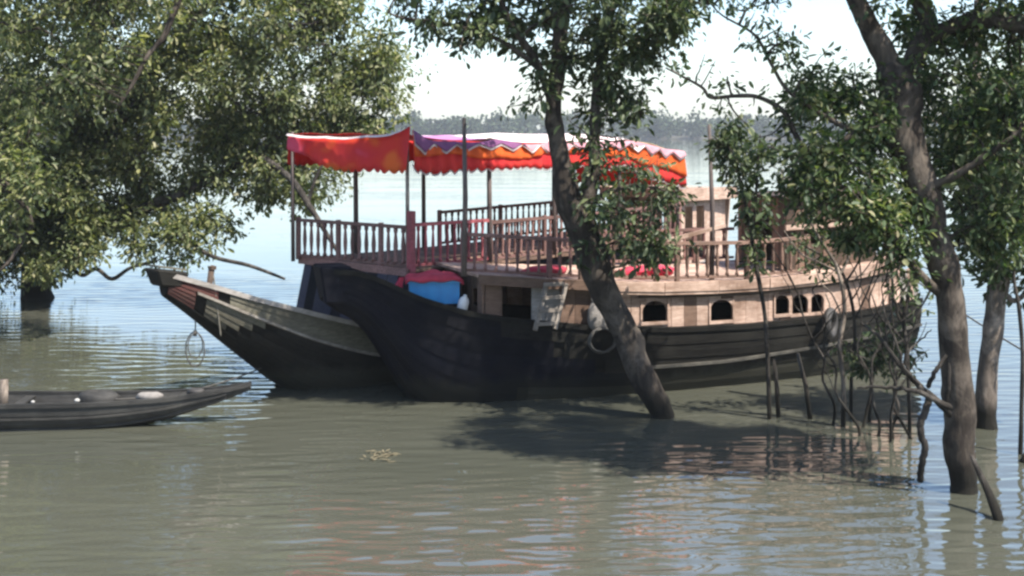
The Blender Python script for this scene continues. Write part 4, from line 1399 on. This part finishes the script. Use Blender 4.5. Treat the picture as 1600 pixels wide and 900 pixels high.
# sapling in front of the roof railing
base = Wy(1202, 655)
YP = base.y
tree('thin sapling with leafy top beside the tall pole over the stern railing', base,
     [('trunk', [(1203, 672, YP, .034), (1200, 590, YP, .034), (1196, 500, YP, .032), (1182, 420, YP, .034), (1172, 350, YP, .034), (1160, 300, YP, .03), (1150, 250, YP, .024), (1146, 200, YP, .014)]),
      ('limb', [(1175, 370, YP, .024), (1180, 320, YP, .022), (1184, 260, YP, .018), (1188, 210, YP, .01)])],
     [([(1096, 225), (1130, 192), (1160, 195), (1196, 215), (1204, 265), (1180, 300), (1150, 310), (1120, 285)], YP, 50, .4, 22),
      ([(1150, 320), (1190, 300), (1195, 400), (1165, 420)], YP, 20, .25, 16)],
     'bark_dark', 'leaf_mid', leaf_len=.10, per=22, spread=.17, droop=.4, hub=6, name='sapling', cat='sapling', twig_r=.008)

# saplings standing in the shallows in front of the stern
def sapling(label, pts, crowns, bark='bark_dark', leaf='leaf_mid', limbs=()):
    b = Vector((W(pts[0][0], 0, pts[0][2]).x, pts[0][2], 0))
    return tree(label, b, [('trunk', pts)] + [('limb', l) for l in limbs], crowns, bark, leaf, leaf_len=.09, per=16, spread=.15, droop=.3, hub=4, name='sapling', cat='sapling', group='thin saplings standing in front of the stern', twig_r=.007)
Y1 = 18.6
sapling('pale thin sapling stem rising in front of the tyre fender', [(1316, 690, Y1, .036), (1318, 600, Y1, .034), (1312, 540, Y1, .034), (1320, 480, Y1, .03), (1308, 420, Y1, .028), (1285, 380, Y1, .022), (1262, 340, Y1, .012)],
        [([(1240, 330), (1290, 320), (1300, 370), (1260, 380)], Y1, 9, .2)], 'bark_pale', limbs=[[(1312, 430, Y1, .02), (1330, 390, Y1, .018), (1335, 330, Y1, .01)], [(1310, 425, Y1, .018), (1280, 410, Y1, .016), (1250, 395, Y1, .013), (1225, 360, Y1, .008)], [(1318, 500, Y1, .016), (1300, 460, Y1, .014), (1282, 440, Y1, .01), (1270, 400, Y1, .007)]])
Y2 = 19.2
sapling('dark sapling stem with crooked top just right of the pale stem', [(1330, 668, Y2, .03), (1330, 590, Y2, .028), (1336, 520, Y2, .026), (1328, 460, Y2, .026), (1312, 420, Y2, .024), (1285, 400, Y2, .018), (1250, 380, Y2, .012)],
        [([(1235, 380), (1290, 375), (1300, 420), (1250, 430)], Y2, 7, .2)], limbs=[[(1322, 440, Y2, .018), (1345, 400, Y2, .016), (1350, 350, Y2, .01)], [(1335, 500, Y2, .016), (1358, 450, Y2, .014), (1372, 400, Y2, .010), (1370, 350, Y2, .006)], [(1330, 470, Y2, .014), (1345, 440, Y2, .012), (1340, 390, Y2, .008)]])
Y3 = 18.9
sapling('sapling stem with low green leaves beside the stern', [(1358, 680, Y3, .026), (1362, 600, Y3, .026), (1378, 540, Y3, .024), (1395, 480, Y3, .022), (1392, 420, Y3, .018), (1385, 380, Y3, .012)],
        [([(1330, 555), (1400, 530), (1425, 570), (1390, 590), (1345, 585)], Y3, 26, .35, 20), ([(1360, 520), (1410, 510), (1400, 545)], Y3, 9, .2, 14)])
Y4 = 18.0
sapling('crooked bare sapling at the stern edge against the open river', [(1420, 715, Y4, .03), (1421, 640, Y4, .028), (1418, 560, Y4, .026), (1412, 500, Y4, .03), (1420, 450, Y4, .026), (1402, 410, Y4, .022), (1398, 370, Y4, .014)],
        [([(1395, 440), (1420, 420), (1425, 470)], Y4, 4, .1)], limbs=[[(1412, 500, Y4, .02), (1398, 470, Y4, .02), (1385, 440, Y4, .016), (1392, 400, Y4, .01)], [(1416, 540, Y4, .018), (1396, 515, Y4, .016), (1375, 495, Y4, .012), (1362, 460, Y4, .008)], [(1414, 510, Y4, .02), (1402, 490, Y4, .022), (1410, 460, Y4, .018), (1402, 430, Y4, .012)]])
Y5 = 17.0
sapling('thin bare stem at the right picture edge in the water', [(1594, 728, Y5, .03), (1596, 640, Y5, .03), (1598, 560, Y5, .028), (1592, 480, Y5, .026), (1584, 430, Y5, .02), (1590, 380, Y5, .012)],
        [([(1570, 390), (1610, 380), (1610, 420)], Y5, 5, .15)])

# stilt roots of the big tree reaching left
sr = empty('stilt_root_tangle', Wy(1460, 735))
tag(sr, 'tangle of bare crooked roots and dead branches left of the forked trunk', 'roots')
def root_part(pts, r0, r1):
    P = smooth_path([W(*p) - sr.location for p in pts], 6)
    P = [p + Vector((random.gauss(0, .006), random.gauss(0, .006), random.gauss(0, .006))) for p in P]
    G().tube(P, list(np.linspace(r0, r1, len(P))), 7).build('root', M['bark_dark'], sr, smooth=True)
root_part([(1502, 665, YR), (1470, 632, YR - .1), (1432, 598, YR - .1), (1400, 562, YR), (1375, 528, YR + .2), (1345, 505, YR + .3)], .05, .014)
root_part([(1500, 645, YR), (1462, 625, YR - .2), (1425, 610, YR - .2), (1385, 605, YR - .1), (1340, 606, YR)], .045, .012)
root_part([(1455, 615, YR - .1), (1446, 640, YR - .1), (1438, 672, YR - .1), (1446, 700, YR - .1), (1440, 725, YR - .05), (1438, 752, YR)], .045, .04)
root_part([(1450, 605, YR - .1), (1462, 580, YR - .2), (1480, 555, YR - .1), (1495, 535, YR)], .03, .022)
root_part([(1478, 640, YR), (1482, 600, YR - .15), (1484, 560, YR - .1)], .03, .024)
root_part([(1440, 604, YR - .1), (1412, 575, YR - .3), (1402, 540, YR - .4), (1385, 500, YR - .4), (1378, 470, YR - .4)], .022, .008)
root_part([(1430, 598, YR - .1), (1415, 560, YR), (1440, 530, YR + .1), (1455, 515, YR + .1)], .018, .006)
root_part([(1400, 607, YR - .1), (1398, 585, YR - .1), (1402, 560, YR - .1)], .014, .006)

bs = empty('bare_shrub', Wy(1385, 690))
tag(bs, 'bare twiggy shrub standing in the water in front of the stern', 'shrub')
tw = random.Random(5)
YB = bs.location.y
for (px, py, yo) in ((1345, 672, .8), (1366, 690, .3), (1384, 700, 0), (1402, 690, .2), (1432, 690, .2), (1300, 660, 1.0), (1340, 690, .3)):
    x, y = px, py + 12
    Yk = YB + yo
    pts, d = [W(x, y, Yk) - bs.location], tw.uniform(-.25, .25)
    kids = []
    for k in range(8):
        x += (d + tw.uniform(-.55, .55)) * 26
        y -= tw.uniform(26, 42)
        Yk += tw.uniform(-.08, .08)
        pts.append(W(x, y, Yk) - bs.location)
        if k > 1:
            kids.append((x, y, Yk))
    pts = smooth_path(pts, 4)
    G().tube(pts, list(np.linspace(.024, .007, len(pts))), 6).build('stem', M['bark_dark'], bs, smooth=True)
    for (x, y, Yk) in kids:
        if tw.random() < .75:
            sg = tw.choice((-1, 1))
            q = [W(x, y, Yk) - bs.location]
            for k in range(4):
                x += sg * tw.uniform(4, 18)
                y -= tw.uniform(6, 24)
                q.append(W(x, y, Yk + tw.uniform(-.1, .1)) - bs.location)
            q = smooth_path(q, 3)
            G().tube(q, list(np.linspace(.011, .004, len(q))), 5).build('twig', M['bark_dark'], bs, smooth=True)

bpt = Wy(1560, 812)
wpole('dead_branch', [bpt + Vector((.03, 0, -.12)), bpt + Vector((-.02, 0, .08)), W(1545, 770, bpt.y + .2), W(1530, 738, bpt.y + .35), W(1518, 712, bpt.y + .45)], [.06, .058, .045, .034, .02], 'bark_dark', 'broken dark branch slanting out of the water at the foot of the forked trunk', 'branch', 8)
bpt = Wy(1604, 722)
wpole('dead_branch', [bpt + Vector((-.05, 0, -.05)), bpt + Vector((-.02, 0, .06)), bpt + Vector((.12, .1, .18))], [.045, .05, .03], 'bark_dark', 'small dark snag at the right edge of the water', 'branch', 8)
# stakes driven in beside the hull
for (px, y0, y1, dx, lab) in ((1203, 652, 560, -8, 'short dark stake in the water under the sapling'), (1268, 655, 552, -22, 'short leaning stake in the water below the stern windows')):
    b_ = Wy(px + 14 if px == 1203 else px, y0)
    wpole('stake', [b_ - Vector((0, 0, .15)), W(px + 14 + dx * .4 if px == 1203 else px + dx * .4, (y0 + y1) / 2, b_.y), W(px + 14 + dx if px == 1203 else px + dx, y1, b_.y)], [.035, .035, .026], 'bark_dark', lab, 'stake', 7, 'stakes beside the front boat')

# floating dry fronds
dp = Wy(597, 712)
fd = empty('floating_debris', dp)
tag(fd, 'clump of dry yellow fronds floating on the water below the black bow', 'debris')
for k in range(40):
    a = random.uniform(0, 2 * math.pi)
    L = random.uniform(.06, .17)
    c = Vector((random.gauss(0, .11), random.gauss(0, .16), random.uniform(-.01, .03)))
    d = Vector((math.cos(a), math.sin(a), random.uniform(-.05, .12)))
    s = d.cross(Vector((0, 0, 1))).normalized() * .014
    G().add([c - s * .5, c + d * L * .5 - s, c + d * L, c + d * L * .5 + s, c + s * .5], [(0, 1, 2, 3, 4)]).build('frond', M['straw'], fd, solid=.004)
